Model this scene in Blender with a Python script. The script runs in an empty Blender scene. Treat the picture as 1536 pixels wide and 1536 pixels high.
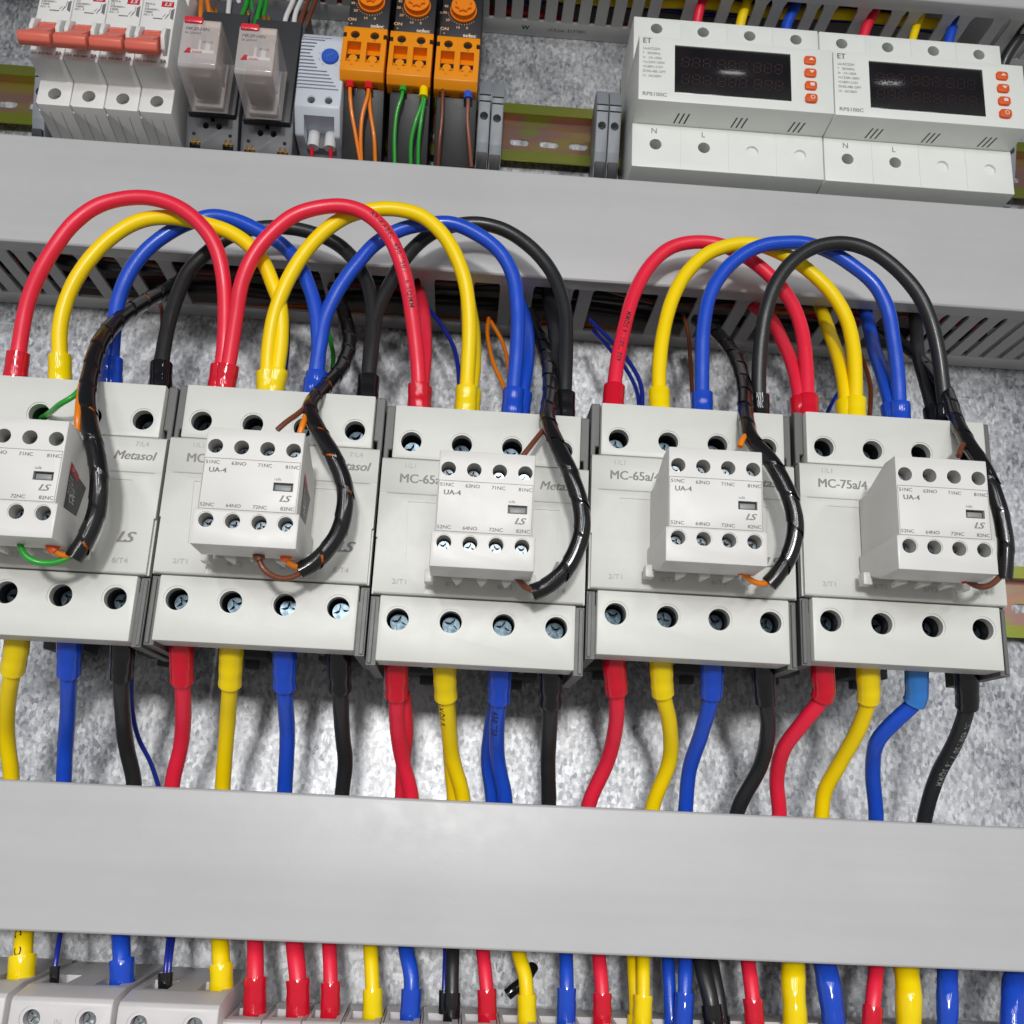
import bpy, bmesh, math, random
from mathutils import Vector, Matrix, Euler
random.seed(7)
S = 0.001                                   # everything below is in millimetres: u right, v up, d out from the back plate
scene = bpy.context.scene
COL = scene.collection
PI = math.pi

# ---------------------------------------------------------------- camera
F = 1499.17
RM = Matrix(((0.9973791, 0.0460475, 0.0558081), (-0.0593325, 0.9619678, 0.2666412), (-0.0414074, -0.2692535, 0.9621787)))
CAM = Vector((-2.461, -77.638, 467.826))
def at(px, py, d):
    """point of the place seen at that spot of the photograph, d mm in front of the back plate"""
    r = RM.transposed() @ Vector(((px-768)/F, -(py-768)/F, -1))
    t = (d-CAM.z)/r.z
    q = CAM + r*t
    return Vector((q.x, q.y, d))
def W(p): return Vector((p[0]*S, -p[2]*S, p[1]*S))
cd = bpy.data.cameras.new('camera'); cam = bpy.data.objects.new('camera', cd); COL.objects.link(cam)
M3 = Matrix(((1, 0, 0), (0, 0, -1), (0, 1, 0)))
cam.matrix_world = Matrix.Translation(W(CAM)) @ (M3 @ RM.transposed()).to_4x4()
cd.sensor_width = 36; cd.lens = 36*F/1536; cd.clip_start = 0.01; cd.clip_end = 50
cd.dof.use_dof = True; cd.dof.focus_distance = 0.385; cd.dof.aperture_fstop = 42
scene.camera = cam

# ---------------------------------------------------------------- materials
MATS = {}
def mat(name, col, rough=.45, metal=0., var=.05, bump=.0, bscale=900., coat=0., spec=.5, vscale=35., alpha=None, sss=0.):
    if name in MATS: return MATS[name]
    m = bpy.data.materials.new(name); m.use_nodes = True; nt = m.node_tree; n = nt.nodes; b = n['Principled BSDF']
    b.inputs['Roughness'].default_value = rough; b.inputs['Metallic'].default_value = metal
    b.inputs['Specular IOR Level'].default_value = spec; b.inputs['Coat Weight'].default_value = coat
    b.inputs['Coat Roughness'].default_value = .12
    tc = n.new('ShaderNodeTexCoord'); no = n.new('ShaderNodeTexNoise'); no.inputs['Scale'].default_value = vscale; no.inputs['Detail'].default_value = 5
    nt.links.new(tc.outputs['Object'], no.inputs['Vector'])
    r = n.new('ShaderNodeValToRGB'); r.color_ramp.elements[0].position = .3; r.color_ramp.elements[1].position = .72
    r.color_ramp.elements[0].color = (*[c*(1-var) for c in col], 1); r.color_ramp.elements[1].color = (*[min(1, c*(1+var)) for c in col], 1)
    nt.links.new(no.outputs['Fac'], r.inputs['Fac']); nt.links.new(r.outputs['Color'], b.inputs['Base Color'])
    mr = n.new('ShaderNodeMapRange'); mr.inputs['To Min'].default_value = rough*.85; mr.inputs['To Max'].default_value = min(1, rough*1.2)
    n2 = n.new('ShaderNodeTexNoise'); n2.inputs['Scale'].default_value = 160; n2.inputs['Detail'].default_value = 3
    nt.links.new(tc.outputs['Object'], n2.inputs['Vector']); nt.links.new(n2.outputs['Fac'], mr.inputs['Value']); nt.links.new(mr.outputs['Result'], b.inputs['Roughness'])
    if bump:
        n3 = n.new('ShaderNodeTexNoise'); n3.inputs['Scale'].default_value = bscale; n3.inputs['Detail'].default_value = 2
        bp = n.new('ShaderNodeBump'); bp.inputs['Strength'].default_value = bump; bp.inputs['Distance'].default_value = .0002
        nt.links.new(tc.outputs['Object'], n3.inputs['Vector']); nt.links.new(n3.outputs['Fac'], bp.inputs['Height']); nt.links.new(bp.outputs['Normal'], b.inputs['Normal'])
    if alpha is not None: b.inputs['Alpha'].default_value = alpha
    if sss: b.inputs['Subsurface Weight'].default_value = sss; b.inputs['Subsurface Scale'].default_value = .002; b.inputs['Subsurface Radius'].default_value = (1, .8, .6)
    MATS[name] = m; return m
WHITE = mat('off_white_abs', (.66, .66, .625), .42, var=.03, bump=.12)
WHITE2 = mat('off_white_aux', (.69, .68, .655), .40, var=.03, bump=.1)
ETW = mat('greenish_white_abs', (.82, .845, .81), .38, var=.02, bump=.1)
MCBW = mat('grey_white_abs', (.78, .78, .765), .42, var=.03, bump=.12)
MODW = mat('module_grey_abs', (.64, .615, .615), .4, var=.05, bump=.12)
GREY = mat('mid_grey_plastic', (.115, .115, .11), .45, var=.1, bump=.2)
DGREY = mat('dark_grey_plastic', (.045, .046, .05), .45, var=.12, bump=.15)
SOCK = mat('socket_grey', (.075, .078, .09), .45, var=.08, bump=.1)
DUCT = mat('pvc_duct', (.50, .50, .505), .38, var=.035, bump=.1, vscale=14)
def streaks(m, amt=.06):
    nt = m.node_tree; n = nt.nodes; L = nt.links.new; b = n['Principled BSDF']; src = b.inputs['Base Color'].links[0].from_socket
    tc = n.new('ShaderNodeTexCoord'); mp = n.new('ShaderNodeMapping'); mp.inputs['Scale'].default_value = (2.5, 8, 70)
    no = n.new('ShaderNodeTexNoise'); no.inputs['Scale'].default_value = 1; no.inputs['Detail'].default_value = 6; no.inputs['Roughness'].default_value = .6
    L(tc.outputs['Object'], mp.inputs['Vector']); L(mp.outputs['Vector'], no.inputs['Vector'])
    n2 = n.new('ShaderNodeTexNoise'); n2.inputs['Scale'].default_value = 9; n2.inputs['Detail'].default_value = 8; n2.inputs['Roughness'].default_value = .75; L(tc.outputs['Object'], n2.inputs['Vector'])
    ad = n.new('ShaderNodeMath'); ad.operation = 'ADD'; L(no.outputs['Fac'], ad.inputs[0]); L(n2.outputs['Fac'], ad.inputs[1])
    mr = n.new('ShaderNodeMapRange'); mr.inputs['From Min'].default_value = .7; mr.inputs['From Max'].default_value = 1.3; mr.inputs['To Min'].default_value = 1-amt; mr.inputs['To Max'].default_value = 1+amt
    L(ad.outputs[0], mr.inputs['Value']); hs = n.new('ShaderNodeHueSaturation'); L(mr.outputs['Result'], hs.inputs['Value']); L(src, hs.inputs['Color']); L(hs.outputs['Color'], b.inputs['Base Color'])
streaks(DUCT); streaks(WHITE, .035); streaks(WHITE2, .03); streaks(MCBW, .04); streaks(MODW, .05)
DUCTB = mat('pvc_duct_side', (.50, .50, .495), .45, var=.05, bump=.1)
BLK = mat('black_plastic', (.012, .012, .013), .35, var=.2)
HOLE = mat('hole_shade', (.02, .02, .022), .5)  # near-black that paints the shade inside the contactor screw holes
SCREW = mat('blued_screw', (.055, .075, .09), .27, metal=1, var=.5, vscale=400)
SILV = mat('nickel_screw', (.12, .14, .155), .26, metal=1, var=.35, vscale=500)
GOLD = mat('brass_contact', (.75, .45, .10), .25, metal=.9, var=.2)
INK = mat('grey_ink', (.16, .155, .16), .6, var=.1)
INKL = mat('pale_grey_ink', (.25, .24, .235), .6, var=.15)
INKP = mat('faint_grey_ink', (.46, .45, .44), .6, var=.1)
INKB = mat('black_ink', (.02, .02, .022), .5)
INKW = mat('white_ink', (.75, .75, .75), .5)
REDLAB = mat('red_print', (.55, .02, .035), .45)
RED = mat('red_pvc', (.86, .018, .055), .38, var=.06, bump=.12, bscale=90, coat=.06)
YEL = mat('yellow_pvc', (1.0, .70, .0), .36, var=.04, bump=.12, bscale=90, coat=.06, spec=.35)
BLU = mat('blue_pvc', (.010, .075, .58), .30, var=.08, bump=.12, bscale=90, coat=.12)
BKC = mat('black_pvc', (.017, .018, .019), .38, var=.15, bump=.1, bscale=500, coat=.1)
REDS = mat('red_sleeve', (.66, .008, .028), .09, var=.08, coat=.0, bump=.18, bscale=130, spec=.6)
YELS = mat('yellow_sleeve', (.95, .70, .0), .10, var=.05, coat=.0, bump=.18, bscale=130, spec=.6)
BLUS = mat('blue_sleeve', (.012, .07, .54), .09, var=.08, coat=.0, bump=.18, bscale=130, spec=.6)
LBLS = mat('light_blue_sleeve', (.03, .20, .62), .2, var=.08, coat=.6)
BKS = mat('black_sleeve', (.008, .008, .009), .09, var=.1, coat=.0, bump=.18, bscale=130, spec=.7)
ORW = mat('orange_pvc', (.85, .22, .006), .35, var=.08, coat=.2)
GRW = mat('green_pvc', (.02, .33, .03), .35, var=.1, coat=.2)
BRW = mat('brown_pvc', (.16, .045, .02), .4, var=.12, coat=.2)
WHW = mat('white_pvc', (.75, .74, .73), .35, var=.05, coat=.2)
NVW = mat('navy_pvc', (.01, .025, .30), .3, var=.1, coat=.3)
LOOM = mat('spiral_wrap_black', (.009, .009, .010), .17, var=.2, bump=.1, bscale=200, coat=.3)
ORG = mat('orange_housing', (.90, .30, .003), .38, var=.05, bump=.1)
TOG = mat('red_toggle', (.76, .16, .11), .4, var=.05, bump=.1)
OBTN = mat('orange_button', (.80, .11, .01), .4, var=.05)
TBLK = mat('timer_face', (.016, .015, .018), .42, var=.1, bump=.1)
THER = mat('thermostat_shell', (.60, .645, .72), .42, var=.03, bump=.1)
DIALB = mat('blue_dial', (.02, .10, .55), .4)
STOPG = mat('end_stop_grey', (.25, .27, .30), .45, var=.06, bump=.1)
COIL = mat('copper_coil', (.10, .055, .035), .4, var=.4, vscale=600)
SCRN = mat('dark_screen', (.012, .010, .011), .12, var=.3, vscale=60, coat=.5)
SEG = mat('unlit_segment', (.035, .014, .014), .4)
CLEAR = mat('clear_relay_cover', (.95, .89, .88), .12, var=.04, alpha=.44, coat=.5)

def plate_material():
    m = bpy.data.materials.new('galvanised_steel'); m.use_nodes = True; nt = m.node_tree; n = nt.nodes; b = n['Principled BSDF']; L = nt.links.new
    tc = n.new('ShaderNodeTexCoord')
    v = n.new('ShaderNodeTexVoronoi'); v.inputs['Scale'].default_value = 700; v.inputs['Randomness'].default_value = 1
    mp = n.new('ShaderNodeMapping'); mp.inputs['Scale'].default_value = (1, 1, .6)
    no = n.new('ShaderNodeTexNoise'); no.inputs['Scale'].default_value = 38; no.inputs['Detail'].default_value = 9; no.inputs['Roughness'].default_value = .72
    L(tc.outputs['Object'], mp.inputs['Vector']); L(mp.outputs['Vector'], v.inputs['Vector']); L(tc.outputs['Object'], no.inputs['Vector'])
    n2 = n.new('ShaderNodeTexNoise'); n2.inputs['Scale'].default_value = 420; n2.inputs['Detail'].default_value = 4; n2.inputs['Roughness'].default_value = .7
    L(tc.outputs['Object'], n2.inputs['Vector'])
    mx = n.new('ShaderNodeMix'); mx.data_type = 'RGBA'; mx.inputs[0].default_value = .30
    L(no.outputs['Fac'], mx.inputs[6]); L(v.outputs['Color'], mx.inputs[7])
    mx2 = n.new('ShaderNodeMix'); mx2.data_type = 'RGBA'; mx2.inputs[0].default_value = .33
    L(mx.outputs[2], mx2.inputs[6]); L(n2.outputs['Fac'], mx2.inputs[7])
    bw = n.new('ShaderNodeRGBToBW'); L(mx2.outputs[2], bw.inputs[0])
    nL = n.new('ShaderNodeTexNoise'); nL.inputs['Scale'].default_value = 9; nL.inputs['Detail'].default_value = 4; L(tc.outputs['Object'], nL.inputs['Vector'])
    ma = n.new('ShaderNodeMath'); ma.operation = 'MULTIPLY_ADD'; ma.inputs[1].default_value = .45; L(nL.outputs['Fac'], ma.inputs[0])
    mb_ = n.new('ShaderNodeMath'); mb_.operation = 'SUBTRACT'; mb_.inputs[1].default_value = .225; L(bw.outputs[0], mb_.inputs[0]); L(mb_.outputs[0], ma.inputs[2])
    r = n.new('ShaderNodeValToRGB'); e = r.color_ramp.elements
    e[0].position = .34; e[0].color = (.17, .178, .20, 1); e[1].position = .64; e[1].color = (.70, .71, .73, 1)
    L(ma.outputs[0], r.inputs['Fac']); L(r.outputs['Color'], b.inputs['Base Color'])
    b.inputs['Metallic'].default_value = .9
    mr = n.new('ShaderNodeMapRange'); mr.inputs['From Min'].default_value = .3; mr.inputs['From Max'].default_value = .7
    mr.inputs['To Min'].default_value = .40; mr.inputs['To Max'].default_value = .60
    L(no.outputs['Fac'], mr.inputs['Value']); L(mr.outputs['Result'], b.inputs['Roughness'])
    bp = n.new('ShaderNodeBump'); bp.inputs['Strength'].default_value = .5; bp.inputs['Distance'].default_value = .0005
    L(bw.outputs[0], bp.inputs['Height']); L(bp.outputs['Normal'], b.inputs['Normal'])
    # fine scratches
    w = n.new('ShaderNodeTexNoise'); w.inputs['Scale'].default_value = 30; w.inputs['Detail'].default_value = 3
    m3 = n.new('ShaderNodeMapping'); m3.inputs['Rotation'].default_value = (0, .7, 0); m3.inputs['Scale'].default_value = (.4, 1, 24)
    L(tc.outputs['Object'], m3.inputs['Vector']); L(m3.outputs['Vector'], w.inputs['Vector'])
    r3 = n.new('ShaderNodeValToRGB'); r3.color_ramp.elements[0].position = .71; r3.color_ramp.elements[1].position = .74
    L(w.outputs['Fac'], r3.inputs['Fac']); m4 = n.new('ShaderNodeMix'); m4.data_type = 'RGBA'; m4.inputs[7].default_value = (.85, .86, .88, 1)
    sc_ = n.new('ShaderNodeMath'); sc_.operation = 'MULTIPLY'; sc_.inputs[1].default_value = .7; L(r3.outputs['Color'], sc_.inputs[0]); L(sc_.outputs[0], m4.inputs[0]); L(r.outputs['Color'], m4.inputs[6]); L(m4.outputs[2], b.inputs['Base Color'])
    return m
STEEL = plate_material()
def rail_material():
    m = bpy.data.materials.new('yellow_chromate_zinc'); m.use_nodes = True; nt = m.node_tree; n = nt.nodes; b = n['Principled BSDF']; L = nt.links.new
    tc = n.new('ShaderNodeTexCoord'); mp = n.new('ShaderNodeMapping'); mp.inputs['Scale'].default_value = (14, 30, 75)
    no = n.new('ShaderNodeTexNoise'); no.inputs['Scale'].default_value = 1; no.inputs['Detail'].default_value = 2; no.inputs['Distortion'].default_value = .6
    L(tc.outputs['Object'], mp.inputs['Vector']); L(mp.outputs['Vector'], no.inputs['Vector'])
    r = n.new('ShaderNodeValToRGB'); cr = r.color_ramp; cr.elements[0].position = .3; cr.elements[0].color = (.42, .42, .06, 1); cr.elements[1].position = .75; cr.elements[1].color = (.45, .36, .12, 1)
    for p, c in ((.42, (.48, .36, .14)), (.5, (.50, .29, .20)), (.57, (.46, .27, .24)), (.65, (.36, .38, .12))):
        e = cr.elements.new(p); e.color = (*c, 1)
    L(no.outputs['Fac'], r.inputs['Fac'])
    sp = n.new('ShaderNodeSeparateXYZ'); L(tc.outputs['Object'], sp.inputs[0]); ls = n.new('ShaderNodeMath'); ls.operation = 'LESS_THAN'; ls.inputs[1].default_value = -.0058; L(sp.outputs['Y'], ls.inputs[0])
    mx = n.new('ShaderNodeMix'); mx.data_type = 'RGBA'; mx.inputs[7].default_value = (.34, .42, .05, 1); ml = n.new('ShaderNodeMath'); ml.operation = 'MULTIPLY'; ml.inputs[1].default_value = .8; L(ls.outputs[0], ml.inputs[0])
    L(ml.outputs[0], mx.inputs[0]); L(r.outputs['Color'], mx.inputs[6]); L(mx.outputs[2], b.inputs['Base Color'])
    b.inputs['Metallic'].default_value = .9; b.inputs['Roughness'].default_value = .3
    return m
RAILM = rail_material()

# ---------------------------------------------------------------- mesh tools
class G:
    def __init__(s): s.bm = bmesh.new()
    def _add(s, t, bev=0, seg=2):
        if bev: bmesh.ops.bevel(t, geom=t.edges[:], offset=bev*S, segments=seg, affect='EDGES', profile=.5, clamp_overlap=True)
        me = bpy.data.meshes.new('t'); t.to_mesh(me); t.free(); s.bm.from_mesh(me); bpy.data.meshes.remove(me); return s
    def box(s, u0, u1, v0, v1, d0, d1, bev=0, seg=2):
        t = bmesh.new(); bmesh.ops.create_cube(t, size=1)
        for v in t.verts: v.co = W(((u0+u1)/2+v.co.x*(u1-u0), (v0+v1)/2+v.co.z*(v1-v0), (d0+d1)/2-v.co.y*(d1-d0)))
        bmesh.ops.recalc_face_normals(t, faces=t.faces[:]); return s._add(t, bev, seg)
    def prism(s, prof, a0, a1, axis='u', bev=0, seg=2):
        """profile (v,d) pushed along u, or (u,v) pushed along d, or (u,d) pushed along v"""
        f = {'u': lambda p, a: (a, p[0], p[1]), 'd': lambda p, a: (p[0], p[1], a), 'v': lambda p, a: (p[0], a, p[1])}[axis]
        t = bmesh.new(); A = [t.verts.new(W(f(p, a0))) for p in prof]; B = [t.verts.new(W(f(p, a1))) for p in prof]; n = len(prof)
        t.faces.new(A); t.faces.new(B[::-1])
        for i in range(n): t.faces.new((A[i], A[(i+1) % n], B[(i+1) % n], B[i]))
        bmesh.ops.recalc_face_normals(t, faces=t.faces[:]); return s._add(t, bev, seg)
    def lathe(s, c, prof, axis='d', n=28):
        """prof: (distance along axis, radius)"""
        t = bmesh.new(); R = []
        for h, r in prof:
            ring = []
            for k in range(n):
                a = 2*PI*k/n; x, y = r*math.cos(a), r*math.sin(a)
                o = {'d': (x, y, h), 'v': (x, h, y), 'u': (h, x, y)}[axis]
                ring.append(t.verts.new(W((c[0]+o[0], c[1]+o[1], c[2]+o[2]))))
            R.append(ring)
        for a, b in zip(R, R[1:]):
            for k in range(n): t.faces.new((a[k], a[(k+1) % n], b[(k+1) % n], b[k]))
        t.faces.new(R[0]); t.faces.new(R[-1]); bmesh.ops.recalc_face_normals(t, faces=t.faces[:]); return s._add(t)
    def quad(s, pts):
        s.bm.faces.new([s.bm.verts.new(W(p)) for p in pts]); return s
    def rect(s, u0, u1, v0, v1, d): return s.quad([(u0, v0, d), (u1, v0, d), (u1, v1, d), (u0, v1, d)])
    def line(s, a, b, d, w=.22):
        a = Vector(a); b = Vector(b); t = (b-a).normalized(); nn = Vector((-t.y, t.x))*w/2
        return s.quad([(*(a-nn), d), (*(b-nn), d), (*(b+nn), d), (*(a+nn), d)])
    def frame(s, u0, u1, v0, v1, d, w=.22):
        s.rect(u0, u1, v0, v0+w, d); s.rect(u0, u1, v1-w, v1, d); s.rect(u0, u0+w, v0+w, v1-w, d); return s.rect(u1-w, u1, v0+w, v1-w, d)
    def text(s, st, size, u, v, d, align='CENTER', bold=0, shear=0, sx=1, fn=None, space=1):
        c = bpy.data.curves.new('t', 'FONT'); c.body = st; c.size = size/.72; c.align_x = align; c.align_y = 'CENTER'; c.offset = 0; c.shear = shear
        c.space_character = space; c.resolution_u = 3
        o = bpy.data.objects.new('t', c); me = bpy.data.meshes.new_from_object(o)
        t = bmesh.new(); t.from_mesh(me)
        fn = fn or (lambda x, y: (u+x*sx, v+y, d))
        for q in t.verts: q.co = W(fn(q.co.x, q.co.y))
        if bold > .012:                     # heavier strokes: the same letters again a hair to the side
            for k in (-1, 1):
                b2 = bmesh.new(); b2.from_mesh(me)
                for q in b2.verts:
                    z = fn(q.co.x+k*bold*size*.85, q.co.y)
                    q.co = W((z[0]-(.006 if k > 0 else 0), z[1], z[2]-.004*(k+2))) 
                s._add(b2)
        bpy.data.objects.remove(o); bpy.data.curves.remove(c); bpy.data.meshes.remove(me)
        return s._add(t)
    def obj(s, name, m, parent=None, cut=None, ang=38, origin=None):
        me = bpy.data.meshes.new(name)
        if origin is not None: bmesh.ops.translate(s.bm, verts=s.bm.verts[:], vec=-W(origin))
        s.bm.to_mesh(me); s.bm.free(); me.materials.append(m)
        o = bpy.data.objects.new(name, me); COL.objects.link(o)
        if cut is not None:
            cm = bpy.data.meshes.new('c'); cut.bm.to_mesh(cm); cut.bm.free(); co = bpy.data.objects.new('c', cm); COL.objects.link(co)
            md = o.modifiers.new('b', 'BOOLEAN'); md.operation = 'DIFFERENCE'; md.solver = 'EXACT'; md.object = co
            dg = bpy.context.evaluated_depsgraph_get(); dg.update()
            new = bpy.data.meshes.new_from_object(o.evaluated_get(dg)); o.modifiers.clear(); o.data = new; new.name = name
            if not new.materials: new.materials.append(m)
            bpy.data.objects.remove(co); bpy.data.meshes.remove(cm); bpy.data.meshes.remove(me); me = new
        for p in me.polygons: p.use_smooth = True
        me.set_sharp_from_angle(angle=math.radians(ang))
        if origin is not None: o.location = W(origin)
        if parent is not None: o.parent = parent
        return o
def tag(o, label=None, cat=None, group=None, kind=None):
    for k, v in (('label', label), ('category', cat), ('group', group), ('kind', kind)):
        if v: o[k] = v
    return o
def thing(name, label, cat, p=(0, 0, 0), group=None):
    o = bpy.data.objects.new(name, None); COL.objects.link(o); o.location = W(p); o.empty_display_size = .01
    return tag(o, label, cat, group)
def kids(o): return [c for c in bpy.data.objects if c.parent == o]
def dup(root, p, label, group=None):
    r = root.copy(); COL.objects.link(r); r.location = W(p); r['label'] = label
    if group: r['group'] = group
    for ch in kids(root):
        c = ch.copy(); COL.objects.link(c); c.parent = r
        for g in kids(ch):
            e = g.copy(); COL.objects.link(e); e.parent = c
    return r

# ---- cables
def spline(pts, step=1.2):
    P = [Vector(p) for p in pts]; P = [P[0]*2-P[1]]+P+[P[-1]*2-P[-2]]; out = []
    for i in range(1, len(P)-2):
        p0, p1, p2, p3 = P[i-1:i+3]; n = max(2, int((p2-p1).length/step))
        t0 = 0; t1 = max(1e-3, (p1-p0).length)**.5; t2 = t1+max(1e-3, (p2-p1).length)**.5; t3 = t2+max(1e-3, (p3-p2).length)**.5
        for k in range(n):
            t = t1+(t2-t1)*k/n
            A1 = p0*((t1-t)/(t1-t0))+p1*((t-t0)/(t1-t0)); A2 = p1*((t2-t)/(t2-t1))+p2*((t-t1)/(t2-t1)); A3 = p2*((t3-t)/(t3-t2))+p3*((t-t2)/(t3-t2))
            B1 = A1*((t2-t)/(t2-t0))+A2*((t-t0)/(t2-t0)); B2 = A2*((t3-t)/(t3-t1))+A3*((t-t1)/(t3-t1))
            out.append(B1*((t2-t)/(t2-t1))+B2*((t-t1)/(t2-t1)))
    out.append(P[-2])
    for _ in range(3): out = [out[0]]+[(out[i-1]+out[i]*2+out[i+1])/4 for i in range(1, len(out)-1)]+[out[-1]]
    return out
def frames(C):
    T = [(C[min(i+1, len(C)-1)]-C[max(i-1, 0)]).normalized() for i in range(len(C))]
    ref = Vector((0, 0, 1)); N = []
    n = (ref-T[0]*ref.dot(T[0])); n = n.normalized() if n.length > .2 else Vector((1, 0, 0))
    for t in T:
        n = (n-t*n.dot(t)).normalized(); N.append(n)
    L = [0]
    for a, b in zip(C, C[1:]): L.append(L[-1]+(b-a).length)
    return T, N, L
def cut_path(C, a, b):
    T, N, L = frames(C); tot = L[-1]
    if b < 0 or (a < 0): a, b = tot+a, tot+b
    out = []
    n = max(3, int((b-a)/1.0)); j = 0
    for k in range(n+1):
        s = a+(b-a)*k/n
        while j < len(L)-2 and L[j+1] < s: j += 1
        f = (s-L[j])/max(1e-6, L[j+1]-L[j]); out.append(C[j].lerp(C[j+1], f))
    return out
def tube_bm(g, C, r, n=18, rf=None, cap=True):
    T, N, L = frames(C); bm = g.bm; R = []
    for i, (p, t, nn) in enumerate(zip(C, T, N)):
        b = t.cross(nn); rr = r if rf is None else r*rf(L[i], L[-1])
        R.append([bm.verts.new(W(p+nn*math.cos(2*PI*k/n)*rr+b*math.sin(2*PI*k/n)*rr)) for k in range(n)])
    for a, b in zip(R, R[1:]):
        for k in range(n): bm.faces.new((a[k], a[(k+1) % n], b[(k+1) % n], b[k]))
    if cap: bm.faces.new(R[0][::-1]); bm.faces.new(R[-1])
def print_on(g, C, s0, text, size, r, phi=0., flip=False):
    """stamp letters along a cable, phi = angle round it from the side facing out of the cabinet"""
    T, N, L = frames(C)
    c = bpy.data.curves.new('t', 'FONT'); c.body = text; c.size = size/.72; c.align_y = 'CENTER'; c.offset = .02*size; c.resolution_u = 2; c.space_character = 1.15
    o = bpy.data.objects.new('t', c); me = bpy.data.meshes.new_from_object(o); t = bmesh.new(); t.from_mesh(me)
    bmesh.ops.triangulate(t, faces=t.faces[:])
    for q in t.verts:
        s = s0+(-q.co.x if flip else q.co.x); y = -q.co.y if flip else q.co.y
        s = min(max(s, 0), L[-1]-.01); j = next((k for k in range(len(L)-1) if L[k+1] >= s), len(L)-2)
        f = (s-L[j])/max(1e-6, L[j+1]-L[j]); p = C[j].lerp(C[j+1], f); tt = T[j].lerp(T[j+1], f).normalized()
        out = Vector((0, 0, 1)); out = (out-tt*out.dot(tt)).normalized(); b = out.cross(tt)
        a = y/r+phi; q.co = W(p+out*math.cos(a)*(r+.07)+b*math.sin(a)*(r+.07))
    bpy.data.objects.remove(o); bpy.data.curves.remove(c); bpy.data.meshes.remove(me); g._add(t)
def cable(name, label, cat, pts, r, m, sleeves=(), group=None, raw_end=(), prints=(), extra=None, n=18):
    """pts: (px,py,d); raw_end: extra points in mm appended; sleeves: (a,b,r,mat) arc-length mm, negative = from the end"""
    P = [at(*p) for p in pts]+[Vector(p) for p in raw_end]
    C = spline(P); org = P[0]
    t = thing(name, label, cat, org, group)
    g = G(); ph = P[0].x; tube_bm(g, C, r, n=n, rf=lambda s_, tot: 1+.010*math.sin(s_*.21+ph)+.007*math.sin(s_*.53+ph*3))
    o = g.obj('core' if False else 'insulated_wire', m, None, ang=60, origin=org); o.parent = t; o.location = (0, 0, 0)
    for a, b, rs, ms in sleeves:
        c2 = cut_path(C, a, b); g = G(); ln = abs(b-a)
        far = a >= 0                                    # the open lip is at b (start sleeve) or at a (end sleeve)
        def rf(s, tot, far=far):
            e = (tot-s) if far else s                   # distance from the lip
            base = 1+.05*min(1, s/tot if not far else (tot-s)/tot)
            return base*(1.03 if e < 1.2 else 1)*(1+.018*math.sin(s*1.1+tot))
        tube_bm(g, c2, rs, n=20, rf=rf)
        q = g.obj('end_sleeve', ms, None, ang=60, origin=org); q.parent = t; q.location = (0, 0, 0)
    if prints:
        g = G()
        for s0, tx, sz, phi, flip in prints: print_on(g, C, s0, tx, sz, r, phi, flip)
        q = g.obj('printed_marking', INKL if m is BKC else INKB, None, origin=org); q.parent = t; q.location = (0, 0, 0)
    return t, C
def wire(name, label, pts, r, m, group=None, cat='wire', ferr=None, raw_end=()):
    """thin single wire; one mesh, or a thing with its ferrule"""
    P = [at(*p) for p in pts]+[Vector(p) for p in raw_end]; C = spline(P, 1.0); org = P[0]
    g = G(); tube_bm(g, C, r, n=12)
    if ferr is None:
        return tag(g.obj(name, m, None, ang=60, origin=org), label, cat, group)
    t = thing(name, label, cat, org, group)
    o = g.obj('insulated_wire', m, t, ang=60, origin=org); o.location = (0, 0, 0)
    for a, b, rs, ms in ferr:
        g = G(); tube_bm(g, cut_path(C, a, b), rs, n=14, rf=lambda s, tot: 1.0+.08*s/tot if a >= 0 else 1.08-.08*s/tot)
        q = g.obj('ferrule', ms, t, ang=60, origin=org); q.location = (0, 0, 0)
    return t

# ---------------------------------------------------------------- setting
g = G(); g.box(-420, 420, -330, 560, -2, 0)
tag(g.obj('back_plate', STEEL), 'galvanised steel mounting plate with a speckled finish', None, kind='structure')

def rail(name, vc, label, u0=-300, u1=300):
    prof = [(17.5, 7.5), (17.5, 6.5), (12.5, 6.5), (12.5, 0.2), (-12.5, 0.2), (-12.5, 6.5), (-17.5, 6.5), (-17.5, 7.5), (-11.5, 7.5), (-11.5, 1.2), (11.5, 1.2), (11.5, 7.5)]
    g = G(); g.prism([(v+vc, d) for v, d in prof], u0, u1)
    c = G(); u = u0+8
    while u < u1:
        p = []
        for k in range(9): a = -PI/2+PI*k/8; p.append((u+3+2.2*math.cos(a), vc-2+2.2*math.sin(a)))
        for k in range(9): a = PI/2+PI*k/8; p.append((u-3+2.2*math.cos(a), vc-2+2.2*math.sin(a)))
        c.prism(p, -1, 3, 'd'); u += 16
    tag(g.obj(name, RAILM, None, cut=c), label, 'mounting rail')
rail('din_rail', 262.5, 'iridescent yellow zinc rail carrying the relays and timers at the top')
rail('din_rail', 21.5, 'iridescent yellow zinc rail behind the row of contactors')
rail('din_rail', -188, 'zinc rail under the lowest row of modules, below the lower trunking', -300, 300)

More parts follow.
